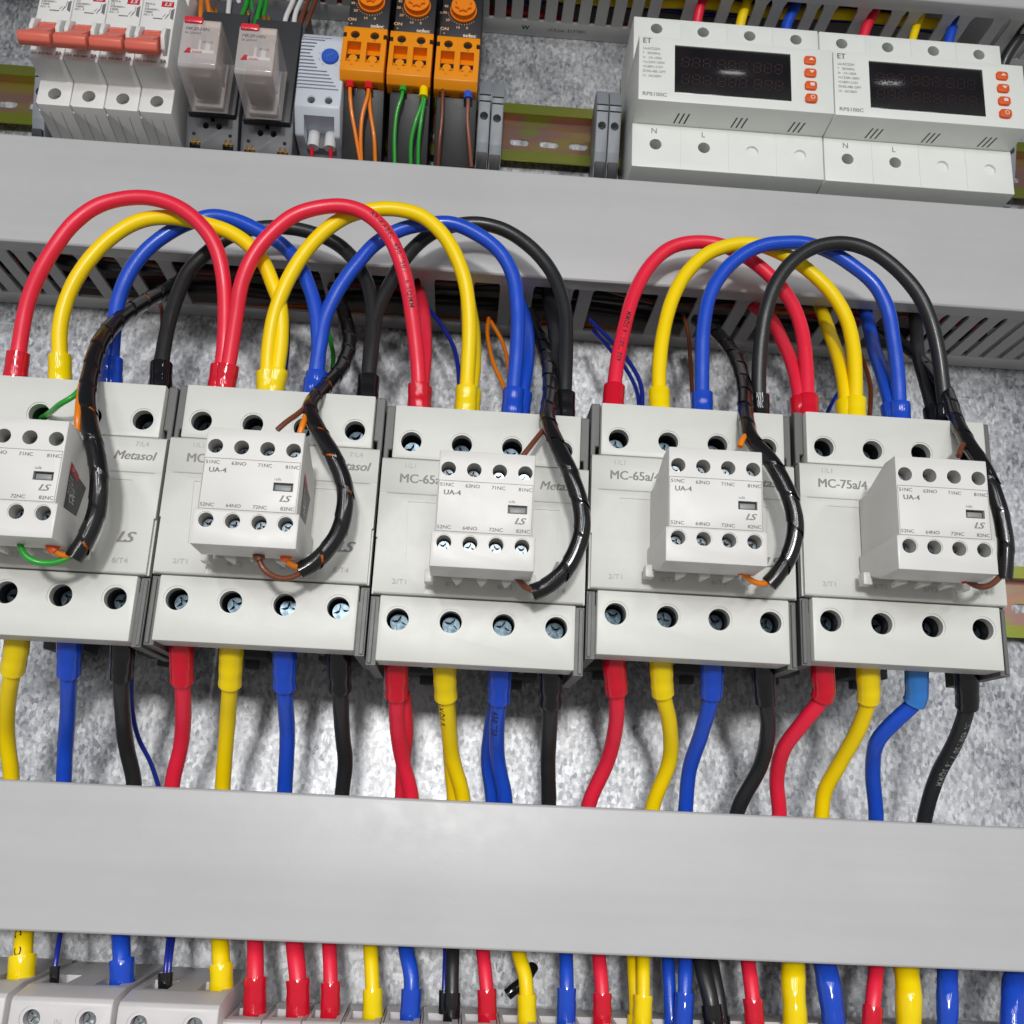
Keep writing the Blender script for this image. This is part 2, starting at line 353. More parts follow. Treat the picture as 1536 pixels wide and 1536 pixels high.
def duct(label, v0, v1, dep, missing=(), u0=-300, u1=300, ph=0.):
    t = thing('cable_duct', label, 'cable trunking', (0, v0, 0))
    g = G(); g.box(u0, u1, 1, v1-v0-1, .3, 2); g.obj('base', DUCTB, t)
    for lo in (True, False):
        g = G(); a, b = (0, 1.6) if lo else (v1-v0-1.6, v1-v0)
        g.box(u0, u1, a, b, .3, 12, .2)
        u = u0+ph; k = 0
        while u < u1:
            if not (lo and any(m0 < u+3 < m1 for m0, m1 in missing)):
                g.prism([(u, 11.5), (u+6.3, 11.5), (u+6.3, dep-14), (u+7.4, dep-10), (u+7.4, dep-1.2), (u-1.1, dep-1.2), (u-1.1, dep-10), (u, dep-14)], a+.05, b-.05, 'v', .18, 1)
            u += 9.2
        g.obj('slotted_side', DUCTB, t)
    g = G(); H = v1-v0; e = 1.2
    prof = [(-e, dep-9), (-e, dep-.8), (-e+.8, dep), (H+e-.8, dep), (H+e, dep-.8), (H+e, dep-9), (H+.1, dep-9), (H+.1, dep-1.2), (-.1, dep-1.2), (-.1, dep-9)]
    g.prism(prof, u0, u1, 'u', .25, 2); g.obj('cover', DUCT, t)
    return t
duct('grey slotted trunking across the middle with looped cables arching over its cover', 146.3, 197.8, 65,
     missing=[(-196, -188), (-181, -172), (-160, -150), (-143, -120), (-112, -78), (-66, -40), (-28, -18), (-8, 0), (24, 30), (36, 42), (52, 64), (70, 78), (88, 96), (102, 118), (128, 138), (146, 156), (170, 180), (192, 203)], ph=1.5)
duct('wide plain grey trunking cover running across the bottom', -133.8, -83.2, 65, ph=1.5)
duct('slotted grey trunking at the top edge behind the two meters', 330.5, 392, 50, missing=[(84, 90), (103, 110), (122, 130), (150, 160), (176, 184), (196, 206), (222, 230), (248, 258)], ph=0)
# manufacturer's marks pressed on the upper trunking
kk = [o for o in COL.objects if o.name.startswith('cable_duct')][-1]
g = G()
g.text('W', 3.0, 0, 0, 0, bold=.04, fn=lambda x, y: (12+x, -.06, 6.5+y)); g.text('c(UL)us  E177891', 2.2, 0, 0, 0, 'LEFT', fn=lambda x, y: (24+x, -.06, 6.3+y))
g.obj('printed_marking', INKB, kk)

# ---------------------------------------------------------------- screws (shared meshes)
def screw_mesh(r, h, m, name='terminal_screw'):
    g = G(); g.lathe((0, 0, 0), [(0, r), (h*.72, r), (h, r*.82)], n=24)
    c = G(); c.box(-r*.75, r*.75, -r*.13, r*.13, h*.35, h*2); c.box(-r*.13, r*.13, -r*.75, r*.75, h*.35, h*2)
    c2 = G(); c2.prism([(r*.78*math.cos(PI/4*k)*(1 if k % 2 == 0 else .34), r*.78*math.sin(PI/4*k)*(1 if k % 2 == 0 else .34)) for k in range(8)], h*.15, h*2, 'd')
    c.bm.free()
    o = g.obj(name, m, None, cut=c2); me = o.data; bpy.data.objects.remove(o); return me
SM_BIG = screw_mesh(3.9, 3.2, SCREW); SM_AUX = screw_mesh(2.35, 2.2, SILV); SM_SM = screw_mesh(2.4, 2, mat('steel_screw', (.30, .32, .33), .3, metal=1, var=.3)); SM_MCB = screw_mesh(2.8, 2, mat('bright_screw', (.50, .50, .48), .3, metal=1, var=.2))
def put_screw(me, parent, u, v, d, rot=None, name='terminal_screw', tilt=0):
    o = bpy.data.objects.new(name, me); COL.objects.link(o); o.parent = parent; o.location = W((u, v, d))
    o.rotation_euler = (tilt, random.uniform(0, PI/2) if rot is None else rot, 0); return o

# ---------------------------------------------------------------- contactors
CU = [-154.46, -76.07, 2.31, 80.64, 159.98]; CV = [15.4, 16.4, 13.45, 19.77, 21.6]
PT = 19.0
def holes(c, pts, r, d1, depth, rim=.8, n=32):
    for u, v in pts:
        c.lathe((u, v, 0), [(d1-depth, r), (d1-.35, r), (d1-.35, r+rim), (d1+1, r+rim)] if rim else [(d1-depth, r), (d1+1, r)], n=n)
TU = [(-1.5+k)*PT for k in range(4)]
def contactor_lettering(model, parent):
    d = 112.72
    g = G(); g.text(model, 3.5, -31.8, 18.7, d, 'LEFT', bold=.045, sx=.98); g.obj('model_lettering', INKL, parent)
    g = G(); g.text('Metasol', 3.4, 35.2, 19.2, d, 'RIGHT', bold=.04, shear=.28); g.obj('series_lettering', INKL, parent)
    g = G(); g.text('LS', 4.0, 28.6, -11.6, d, bold=.05, shear=.35, sx=1.25, space=.8); g.obj('logo', INKL, parent)
def make_contactor(label):
    t = thing('contactor', label, 'contactor', (CU[2], CV[2], 0), 'contactors in a row across the middle')
    g = G(); g.box(-38.6, 38.6, -31, 37, 8, 60, 1); g.box(-37, 37, -37.6, 40, 58, 97.5, 1); g.box(-38.9, -36.2, -25, 27, 60, 108, .4); g.box(36.2, 38.9, -25, 27, 60, 108, .4)
    g.obj('body', DGREY, t)
    for sx in (-1, 1):                        # grey end walls either side of the terminals
        for lo in (True, False):
            g = G(); a, b = sorted((sx*35.5, sx*38.9))
            if lo: g.prism([(sx*35.6, -25.2), (sx*38.9, -25.2), (sx*38.9, -50.2), (sx*35.2, -50.2), (sx*35.2, -30.5), (sx*35.6, -30.5)], 66, 108.8, 'd', .35, 1); g.box(min(sx*36.9, sx*38.4), max(sx*36.9, sx*38.4), -49.5, -26, 108.7, 109.6, .2, 1)
            else: g.prism([(sx*35.4, 31), (sx*36.9, 31), (sx*36.9, 27.2), (sx*38.9, 27.2), (sx*38.9, 48.6), (sx*35.4, 48.6)], 66, 108.8, 'd', .35, 1)
            g.obj('end_wall', GREY, t)
    g = G(); g.box(-35.3, 35.3, -48.7, -25.25, 98.5, 112, .55)
    c = G(); holes(c, [(u, -33.66) for u in TU], 4.0, 112, 16, .75); g.obj('lower_terminal_cover', WHITE, t, cut=c)
    g = G(); g.box(-35.3, 35.3, 26.9, 47.9, 98.5, 112, .55)
    c = G(); holes(c, [(u, 33.66) for u in TU], 3.85, 112, 16, .6); g.obj('upper_terminal_cover', WHITE, t, cut=c)
    g = G()
    g.prism([(-24.7, 101), (-24.7, 111.8), (-24.1, 112.5), (12.8, 112.5), (13.0, 112.3), (13.2, 112.6), (26.0, 112.6), (26.8, 111.6), (26.8, 101)], -38.6, 38.6, 'u', .3, 1)
    c = G()
    for a, b in ((-38.8, -30), (30, 38.8)): pass
    c.prism([(-27, -14), (-15, -14), (-14, 10), (-28, 10)], 112.15, 114, 'd'); c.prism([(15, -14), (27, -14), (28, 10), (14, 10)], 112.15, 114, 'd')
    c.prism([(-20, -24), (-18, -17), (18, -17), (20, -24)], 112.2, 114, 'd')
    c.box(-39, -38, -26, -4, 110.5, 114); c.box(38, 39, -26, -4, 110.5, 114)
    g.obj('front_cover', WHITE, t, cut=c)
    contactor_lettering('MC-65a/4', t)
    for vv, r0 in ((-33.66, 3.93), (33.66, 3.78)):
        for u in TU:
            g = G(); R = []
            for h in (98.2, 108.2):
                R.append([g.bm.verts.new(W((u+r0*math.cos(2*PI*k/28), vv+r0*math.sin(2*PI*k/28), h))) for k in range(28)])
            for k in range(28): g.bm.faces.new((R[0][k], R[1][k], R[1][(k+1) % 28], R[0][(k+1) % 28]))
            g.bm.faces.new(R[0]); g.obj('well_shade_liner', HOLE, t)  # added dark liner, shade of the screw hole put into its colour
    g = G(); d = 112.72
    for k, s in enumerate(('2/T1', '4/T2', '6/T3', '8/T4')): g.text(s, 1.9, TU[k]-.2, -20.2, d+.0, sx=1.15)
    for k, s in ((0, '1/L1'), (3, '7/L4')): g.text(s, 1.9, TU[k]+(.5 if k == 0 else 1.5), 23.8, d, sx=1.1)
    g.obj('terminal_lettering', INKP, t)
    g = G(); g.rect(-36, 36, 12.9, 13.06, 112.74); g.obj('moulding_line', INKP, t)
    for k in range(4):
        put_screw(SM_BIG, t, TU[k], -33.66, 99.8, tilt=-.06); put_screw(SM_BIG, t, TU[k], 33.66, 98.6, tilt=.08)
    for s in (-1, 1):
        g = G(); g.box(s*20-9, s*20+9, -43, -30, 8, 26, 1); g.box(s*20-3, s*20+3, -46.5, -42, 9, 14, .5); g.obj('mounting_foot', DGREY, t)
    for k in range(5):
        g = G(); u = (k-2)*PT; 
        if abs(u) > 30: continue
        g.box(u-1, u+1, -46, -33, 70, 100, .3); g.obj('terminal_divider', DGREY, t)
    return t
ordn = ['leftmost contactor', 'second contactor from the left', 'middle contactor', 'fourth contactor from the left', 'rightmost contactor']
CLAB = ['off-white four-pole contactor cut off by the left edge, green wire crossing its front',
        'off-white four-pole contactor second from the left, its name half hidden by the black wrap',
        'off-white four-pole contactor in the middle of the row with bright cross-head screws, marked MC-65a',
        'off-white four-pole contactor fourth from the left, its auxiliary block trailed by an orange wire',
        'off-white four-pole contactor at the right end of the row, marked MC-75a']
c3 = make_contactor(CLAB[2]); contactors = [None]*5; contactors[2] = c3
for i in (0, 1, 3, 4): contactors[i] = dup(c3, (CU[i], CV[i], 0), CLAB[i])
for ch in kids(contactors[4]):
    if ch.name.startswith(('model_lettering', 'series_lettering', 'logo')): bpy.data.objects.remove(ch)
contactor_lettering('MC-75a/4', contactors[4])
# copies got a linked lettering mesh; give screws their own turn
for c in contactors:
    for ch in kids(c):
        if ch.name.startswith('terminal_screw'): ch.rotation_euler = (ch.rotation_euler[0], random.uniform(0, PI/2), 0)

# ---------------------------------------------------------------- auxiliary blocks
def make_aux(label):
    t = thing('auxiliary_block', label, 'auxiliary contact block', (CU[2], CV[2], 112.9), 'auxiliary contact blocks clipped on the contactors')
    D = 32.7; U4 = [(-1.5+k)*8.67 for k in range(4)]
    def prof(w):  # outline in (v,d)
        return [(-21, D-.2), (-21, 17), (-17.5, 6), (-17.5, 0), (13, 0), (13, 6), (19.6, 24), (19.6, D-.2)]
    g = G(); g.prism([(-9.2, D), (-9.2, 0), (13, 0), (13, 6), (19.6, 24), (19.6, D)], -16.3, 16.3, 'u', .45)
    g.prism([(-21, D+.25), (-21, 17), (-17.5, 6), (-17.5, .0), (-9.0, 0), (-9.0, D+.25)], -17.3, 17.3, 'u', .45)
    c = G(); holes(c, [(u, 13.03) for u in U4], 2.5, D, 9, .0, 24); holes(c, [(u, -12.64) for u in U4], 2.5, D+.25, 9, .35, 24)
    c.box(7.6, 14.2, -1.5, 1.5, D-1.6, D+1)
    g.obj('housing', WHITE2, t, cut=c)
    g = G(); g.box(7.6, 14.2, -1.5, 1.5, D-2.2, D-1.5); g.obj('window_recess', BLK, t)
    g = G(); g.box(8.3, 13.5, -1.15, .75, D-1.6, D-.5, .15); g.obj('indicator_slide', mat('indicator_grey', (.24, .25, .25), .4), t)
    g = G(); d = D+.1
    g.rect(-16, 15.9, 8.7, 8.85, d); g.rect(-16, 15.9, -8.85, -8.7, d); g.rect(-16, -15.85, -8.7, 8.7, d); g.rect(15.75, 15.9, -8.7, 8.7, d)
    g.obj('panel_line', INKL, t)
    g = G()
    for k, s in enumerate(('51NC', '63NO', '71NC', '81NC')): g.text(s, 1.25, U4[k]-.2+(.5 if k == 3 else 0), 7.3-.1*k, d, sx=1.1, bold=.02)
    for k, s in enumerate(('52NC', '64NO', '72NC', '82NC')): g.text(s, 1.25, U4[k]-.3+(.4 if k == 3 else 0), -7.5, d, sx=1.1, bold=.02)
    g.text('UA-4', 1.75, -14.2, 4.6, d, 'LEFT', bold=.035, sx=1.1); g.text('1a3b', .9, 7.6, 2.6, d, 'LEFT')
    g.obj('lettering', INK, t)
    g = G(); g.text('LS', 2.3, 11.6, -4.1, d, bold=.05, shear=.35, sx=1.25, space=.8); g.obj('logo', INKL, t)
    for k in range(4): put_screw(SM_AUX, t, U4[k], 13.03-.5, D-7.8, tilt=.1); put_screw(SM_AUX, t, U4[k], -12.64-.4, D-7.2, tilt=.0)
    for k in range(3):
        g = G(); u = -8+8.6*k; g.prism([(u-1.8, 15), (u+1.8, 15), (u+.5, 6), (u-.5, 6)], -21.6, -20, 'v', .2, 1); g.obj('wire_guide', WHITE2, t)
    for s in (-1, 1):
        g = G(); g.box(s*18-1.6, s*18+1.6, -21.5, -17, 4, 9, .3); g.obj('clip', WHITE2, t)
    x = 16.45                                     # rating label on the right flank
    lab = G(); lab.quad([(x, 6, 26), (x, -11, 26), (x, -15, 17), (x, 3, 10)]); lb = lab.obj('rating_label', mat('label_black', (.03, .032, .035), .4, var=.4, vscale=900), t)
    g = G(); g.quad([(x+.05, 7.5, 26), (x+.05, 4.5, 26), (x+.05, 2.6, 18), (x+.05, 5.0, 18)]); g.obj('label_corner', REDLAB, t)
    g = G(); g.quad([(x+.07, -8.5, 26.5), (x+.07, -14, 27), (x+.07, -15.5, 20), (x+.07, -10, 19)]); g.obj('label_sticker', INKW, t)
    g = G()
    g.text('CE', 3, 0, 0, 0, fn=lambda a, b: (x+.1, -4.5+b, 21-a)); g.text('LS', 1.4, 0, 0, 0, bold=.04, fn=lambda a, b: (x+.12, 5.4+b, 23.5-a))
    for k, s in enumerate(('UA-4', 'Ith 10A', 'AC15 690V', 'DC13 250V', 'IEC60947')): g.text(s, .95, 0, 0, 0, 'LEFT', fn=lambda a, b, k=k: (x+.1, 2.6-1.35*k+b-.25*(a), 25.4-a))
    g.obj('label_lettering', INKW, t)
    return t
ALAB = ['auxiliary block on the contactor at the left edge, black rating label on its side',
        'auxiliary block on the second contactor, brown and orange wires below',
        'auxiliary block UA-4 facing straight out on the middle contactor, wires only at its right corner',
        'auxiliary block UA-4 on the fourth contactor, orange wire looping out from under it',
        'auxiliary block UA-4 on the rightmost contactor, MC-75a, its left flank in view']
a3 = make_aux(ALAB[2])
for i in (0, 1, 3, 4): dup(a3, (CU[i], CV[i], 112.9), ALAB[i])
OC = {'red': RED, 'yellow': YEL, 'blue': BLU, 'black': BKC}
OS = {'red': REDS, 'yellow': YELS, 'blue': BLUS, 'black': BKS}

# ---------------------------------------------------------------- arched jumper cables
def arch(pts, apex, base=94.):
    """give each picture point a depth: rising smoothly from the terminals to the apex height"""
    ys = [p[1] for p in pts]; lo = max(ys); hi = min(ys); out = []
    for x, y in pts:
        f = min(1, max(0, (lo-y)/(lo-hi))); f = f*f*(3-2*f); out.append((x, y, base+(apex-base)*f))
    return out
A = {
 ('red', 0): [(22, 572), (25, 552), (29, 520), (42, 452), (60, 408), (80, 374), (110, 335), (150, 307), (208, 296), (250, 303), (281, 319), (308, 345), (325, 374), (336, 426), (337, 504), (332, 556), (327, 590)],
 ('yellow', 0): [(90, 575), (90, 543), (90, 491), (104, 439), (130, 395), (167, 356), (208, 332), (247, 326), (286, 331), (344, 348), (375, 369), (396, 395), (409, 426), (420, 457), (422, 504), (416, 556), (407, 596)],
 ('blue', 0): [(166, 580), (167, 551), (170, 504), (177, 452), (193, 411), (221, 374), (260, 345), (292, 331), (318, 324), (352, 330), (386, 345), (422, 366), (446, 392), (461, 424), (472, 457), (478, 520), (472, 600)],
 ('black', 0): [(241, 585), (242, 551), (250, 499), (263, 452), (284, 405), (312, 378), (338, 358), (365, 347), (396, 341), (435, 342), (474, 351), (506, 366), (529, 387), (545, 411), (555, 439), (560, 490), (555, 545), (550, 605)],
 ('red', 1): [(334, 590), (343, 545), (350, 500), (355, 468), (362, 426), (381, 382), (409, 348), (443, 322), (487, 310), (521, 310), (552, 322), (579, 348), (597, 382), (610, 426), (618, 473), (624, 520), (628, 570), (628, 618)],
 ('yellow', 1): [(402, 600), (401, 569), (404, 517), (413, 468), (433, 418), (461, 374), (495, 340), (530, 321), (579, 313), (612, 317), (634, 325), (663, 350), (684, 384), (699, 430), (704, 495), (702, 548), (698, 622)],
 ('blue', 1): [(468, 610), (474, 556), (480, 517), (487, 478), (506, 437), (532, 400), (565, 364), (605, 343), (641, 336), (677, 335), (717, 352), (749, 377), (769, 412), (776, 459), (776, 513), (772, 566), (768, 625)],
 ('black', 1): [(550, 605), (552, 584), (557, 513), (566, 466), (588, 420), (616, 377), (652, 348), (706, 335), (752, 343), (795, 370), (828, 409), (846, 459), (849, 513), (847, 584), (846, 630)],
 ('red', 3): [(919, 618), (920, 598), (925, 549), (936, 494), (952, 439), (977, 396), (1007, 371), (1043, 363), (1080, 367), (1115, 383), (1142, 402), (1169, 428), (1189, 458), (1202, 493), (1209, 545), (1211, 600), (1212, 634)],
 ('yellow', 3): [(990, 624), (989, 603), (989, 549), (996, 494), (1010, 445), (1032, 407), (1064, 379), (1108, 366), (1141, 368), (1168, 378), (1193, 391), (1219, 411), (1246, 438), (1268, 474), (1279, 515), (1283, 559), (1283, 608), (1283, 638)],
 ('blue', 3): [(1053, 630), (1053, 603), (1053, 549), (1055, 494), (1064, 445), (1084, 409), (1114, 382), (1145, 368), (1180, 364), (1208, 365), (1246, 378), (1281, 400), (1312, 427), (1331, 463), (1339, 504), (1346, 559), (1349, 613), (1350, 645)],
 ('black', 3): [(1137, 634), (1138, 613), (1138, 572), (1141, 518), (1150, 463), (1164, 425), (1189, 392), (1224, 370), (1268, 365), (1306, 376), (1344, 403), (1377, 441), (1396, 482), (1407, 526), (1413, 570), (1417, 610), (1417, 650)]}
APEX = {('red', 0): 108, ('yellow', 0): 101, ('blue', 0): 94, ('black', 0): 83, ('red', 1): 110, ('yellow', 1): 103, ('blue', 1): 95, ('black', 1): 84,
        ('red', 3): 82, ('yellow', 3): 88.5, ('blue', 3): 95, ('black', 3): 102}
wh = {0: ('leftmost', 'second'), 1: ('second', 'middle'), 3: ('fourth', 'rightmost')}
PR = {('red', 1): [(112, 'RR-KABEL  450/750V 16 SQMM', 2.0, .1, False)],
      ('red', 3): [(22, '450/750V 16 SQMM', 2.0, -.1, False)]}
for (c, i), pts in A.items():
    bl = 14.5 if (i, c) != (0, 'red') else 13
    sl = [(0, bl+1, 4.35, OS[c]), (-(bl+1), 0, 4.35, OS[c])]
    C0 = spline([at(*p) for p in arch(pts, APEX[(c, i)])])
    cable('jumper_cable', '%s jumper cable arching over the trunking from the %s contactor to the %s one' % (c, *wh[i]), 'cable', arch(pts, APEX[(c, i)]), 3.0, OC[c],
          [(0, 11.5, 4.3, OS[c]), (-11.5, -.01, 4.3, OS[c])], 'jumper cables looped between the contactors', prints=PR.get((c, i), ()))

# ---------------------------------------------------------------- feed cables coming out of the middle trunking
feeds = [('red', [(622, 420, 30), (630, 447, 52), (636, 480, 72), (637, 530, 86), (632, 588, 92), (630, 620, 92)], 'middle'),
         ('yellow', [(700, 430, 30), (704, 455, 50), (710, 495, 70), (711, 545, 85), (706, 590, 91), (703, 625, 91)], 'middle'),
         ('blue', [(770, 430, 30), (782, 460, 52), (791, 500, 72), (790, 550, 86), (782, 600, 91), (778, 628, 91)], 'middle'),
         ('black', [(818, 430, 30), (826, 462, 52), (833, 505, 70), (837, 555, 84), (840, 600, 88), (842, 632, 89)], 'middle'),
         ('red', [(1095, 440, 28), (1125, 455, 44), (1156, 479, 60), (1175, 515, 75), (1191, 555, 87), (1200, 600, 92), (1203, 636, 92)], 'rightmost'),
         ('yellow', [(1222, 440, 30), (1233, 468, 52), (1246, 504, 70), (1260, 545, 84), (1268, 590, 91), (1271, 640, 92)], 'rightmost'),
         ('blue', [(1285, 445, 30), (1300, 476, 52), (1312, 526, 72), (1325, 567, 85), (1336, 608, 91), (1341, 645, 92)], 'rightmost'),
         ('black', [(1366, 450, 30), (1374, 484, 48), (1377, 531, 68), (1391, 581, 82), (1402, 627, 90), (1404, 650, 90)], 'rightmost')]
for c, pts, w in feeds:
    cable('feed_cable', '%s feed cable leaving the slotted trunking and dropping into the %s contactor beside the jumper' % (c, w), 'cable', pts, 3.0, OC[c],
          [(-11.0, -.01, 4.2, OS[c])], 'feed cables dropping from the trunking')

# ---------------------------------------------------------------- outgoing cables below the contactors
def drop(pts, d0=92., d1=46.):
    y0 = pts[0][1]; y1 = pts[-1][1]; out = []
    for x, y in pts:
        f = (y-y0)/(y1-y0); f = f*f*(3-2*f)*.85+f*.15; out.append((x, y, d0+(d1-d0)*f))
    return out
low = [(0, 'yellow', [(26, 955), (25, 970), (19, 1006), (12, 1049), (10, 1104), (17, 1166)]),
       (0, 'blue', [(104, 958), (104, 972), (103, 1009), (102, 1068), (98, 1122), (96, 1168)]),
       (0, 'black', [(184, 962), (184, 978), (182, 1013), (184, 1068), (190, 1122), (201, 1175)]),
       (1, 'red', [(271, 962), (272, 978), (273, 1013), (275, 1057), (272, 1115), (258, 1179)]),
       (1, 'yellow', [(348, 968), (347, 982), (345, 1027), (341, 1086), (334, 1182)]),
       (1, 'blue', [(427, 972), (427, 988), (427, 1035), (431, 1104), (427, 1190)]),
       (1, 'black', [(509, 975), (509, 990), (510, 1031), (514, 1104), (518, 1144), (513, 1192)]),
       (2, 'red', [(595, 985), (595, 1002), (595, 1038), (596, 1090), (604, 1142), (617, 1197)]),
       (2, 'yellow', [(667, 988), (667, 1005), (669, 1048), (673, 1090), (679, 1139), (695, 1201)]),
       (2, 'blue', [(750, 992), (750, 1008), (748, 1054), (745, 1097), (747, 1142), (758, 1204)]),
       (2, 'black', [(826, 998), (826, 1014), (826, 1054), (824, 1097), (822, 1142), (823, 1209)]),
       (3, 'red', [(921, 985), (921, 998), (924, 1027), (924, 1085), (911, 1142), (882, 1211)]),
       (3, 'yellow', [(991, 988), (992, 1003), (994, 1038), (1004, 1085), (1004, 1142), (978, 1214)]),
       (3, 'blue', [(1068, 990), (1068, 1007), (1066, 1047), (1052, 1100), (1034, 1155), (1028, 1218)]),
       (3, 'black', [(1144, 998), (1145, 1014), (1147, 1047), (1152, 1088), (1141, 1148), (1105, 1220)]),
       (4, 'red', [(1234, 995), (1234, 1012), (1235, 1042), (1206, 1082), (1175, 1124), (1165, 1169), (1169, 1223)]),
       (4, 'yellow', [(1302, 998), (1302, 1014), (1303, 1045), (1290, 1089), (1258, 1148), (1237, 1187), (1232, 1227)]),
       (4, 'blue', [(1375, 1002), (1375, 1018), (1373, 1051), (1344, 1080), (1316, 1112), (1309, 1155), (1314, 1229)]),
       (4, 'black', [(1449, 1008), (1450, 1025), (1450, 1061), (1434, 1110), (1405, 1166), (1386, 1232)])]
for i, c, pts in low:
    P = drop(pts); e = at(*P[-1]); pr = ()
    if (i, c) == (2, 'yellow'): pr = [(31, '16 SQMM', 2.3, -.75, True)]
    if (i, c) == (2, 'blue'): pr = [(20, '450/750V IN', 2.6, -.45, False)]
    if (i, c) == (4, 'black'): pr = [(20, 'IN 450/750 V 16 SQMM', 2.3, .05, False)]
    m = LBLS if (i, c) == (4, 'blue') else OS[c]
    ln = 16.5 if i in (1, 2) else 14.5
    cable('outgoing_cable', '%s cable dropping from under the %s into the lower trunking' % (c, ordn[i]), 'cable', P, 3.05, OC[c],
          [(0, ln, 4.3, m)], 'outgoing cables under the contactors', raw_end=[(e.x, e.y-22, 38), (e.x+2, e.y-32, 30)], prints=pr)
for c, pts, lab in (('red', [(604, 1040, 76), (606, 1062, 72), (609, 1097, 62), (605, 1142, 48), (603, 1198, 40)], 'red'),
                    ('yellow', [(671, 1040, 76), (674, 1090, 62), (676, 1140, 48), (681, 1200, 40)], 'yellow'),
                    ('blue', [(746, 1045, 76), (737, 1090, 62), (732, 1142, 48), (739, 1202, 40)], 'blue')):
    e = at(*pts[-1])
    cable('outgoing_cable', 'second %s cable tucked behind the first under the middle contactor' % lab, 'cable', pts, 3.0, OC[c], (), 'outgoing cables under the contactors', raw_end=[(e.x, e.y-20, 32)])
wire('control_wire', 'thin dark blue wire curling down beside the black cable of the leftmost contactor', [(196, 985, 70), (197, 1009, 68), (198, 1060, 58), (208, 1108, 45), (226, 1144, 38), (238, 1180, 34)], .95, NVW, raw_end=[(-118, -100, 30)])

# ---------------------------------------------------------------- spiral wrapped looms
def loom(label, pts, inner, r=3.05, pitch=12.5, gaps=True):
    P = [at(*p) for p in pts]; C = spline(P, .5); org = P[0]; T, N, L = frames(C)
    t = thing('wrapped_loom', label, 'cable loom', org, 'black spiral-wrapped looms')
    g = G(); bm = g.bm; n = 28; R = []
    rnd = random.Random(len(pts)*31+int(pts[0][0])); wob = [rnd.uniform(-.09, .09) for _ in range(60)]
    for i, (p, tt, nn) in enumerate(zip(C, T, N)):
        b = tt.cross(nn); ring = []
        for k in range(n+1):
            th = 2*PI*k/n; q = L[i]/pitch+k/n; fr = q-math.floor(q)
            rr = r*(1+.085*fr**2-.03)
            ring.append((bm.verts.new(W(p+nn*math.cos(th)*rr+b*math.sin(th)*rr)), fr))
        R.append(ring)
    for a_i, (a, b_) in enumerate(zip(R, R[1:])):
        for k in range(n):
            f4 = (a[k][1], a[k+1][1], b_[k][1], b_[k+1][1])
            if max(f4)-min(f4) > .5:                        # the seam between two turns
                tn = int(round(L[a_i]/pitch+(k+.5)/n)) % 60
                if wob[tn] > .03 and ((k/n+wob[tn]*5) % 1) < .34: continue      # here the wrap gapes and the wires show
            bm.faces.new((a[k][0], a[k+1][0], b_[k+1][0], b_[k][0]))
    o = g.obj('spiral_wrap', LOOM, t, ang=50, origin=org); o.location = (0, 0, 0)
    g = G(); tube_bm(g, C, r*.80, n=14); o = g.obj('wrapped_wires', inner, t, ang=60, origin=org); o.location = (0, 0, 0)
    return t
BRN = mat('dark_wire_bundle', (.015, .012, .014), .4)
MIXI = mat('orange_bundle', (.55, .13, .01), .4, var=.5, vscale=60); MIXG = mat('green_bundle', (.03, .25, .03), .4, var=.5, vscale=60)
loom('black spiral-wrapped loom with orange showing between turns, sweeping left over the leftmost contactor',
     [(285, 405, 42), (262, 428, 58), (222, 450, 76), (180, 478, 94), (150, 515, 108), (136, 560, 118), (131, 600, 126), (136, 645, 130), (146, 690, 131), (149, 735, 131), (143, 775, 130), (127, 812, 130), (110, 838, 130)], MIXI, r=3.25)
loom('black spiral-wrapped loom curving down the right side of the second auxiliary block',
     [(500, 430, 42), (516, 470, 58), (524, 515, 74), (512, 552, 90), (484, 585, 108), (466, 612, 120), (477, 645, 127), (500, 685, 130), (516, 725, 130), (517, 765, 130), (503, 808, 129), (472, 843, 128), (449, 857, 128)], MIXI)
loom('black spiral-wrapped loom bowed around the right side of the middle auxiliary block',
     [(795, 470, 45), (808, 505, 62), (822, 545, 84), (825, 590, 104), (822, 630, 118), (836, 668, 127), (856, 712, 131), (870, 755, 131), (873, 795, 131), (853, 848, 130), (822, 878, 128), (798, 889, 127)], BRN)
loom('black spiral-wrapped loom hooking round the auxiliary block of the fourth contactor',
     [(1045, 480, 42), (1075, 500, 58), (1102, 535, 78), (1116, 580, 98), (1119, 625, 114), (1128, 660, 124), (1158, 695, 129), (1182, 740, 131), (1193, 785, 131), (1186, 828, 130), (1166, 862, 128), (1154, 876, 127)], BRN)
loom('black spiral-wrapped loom running down past the rightmost auxiliary block',
     [(1325, 495, 42), (1352, 515, 55), (1388, 548, 75), (1420, 590, 95), (1436, 635, 112), (1455, 670, 122), (1480, 710, 129), (1498, 760, 131), (1508, 810, 131), (1508, 845, 130), (1506, 868, 129)], BRN, r=2.9)

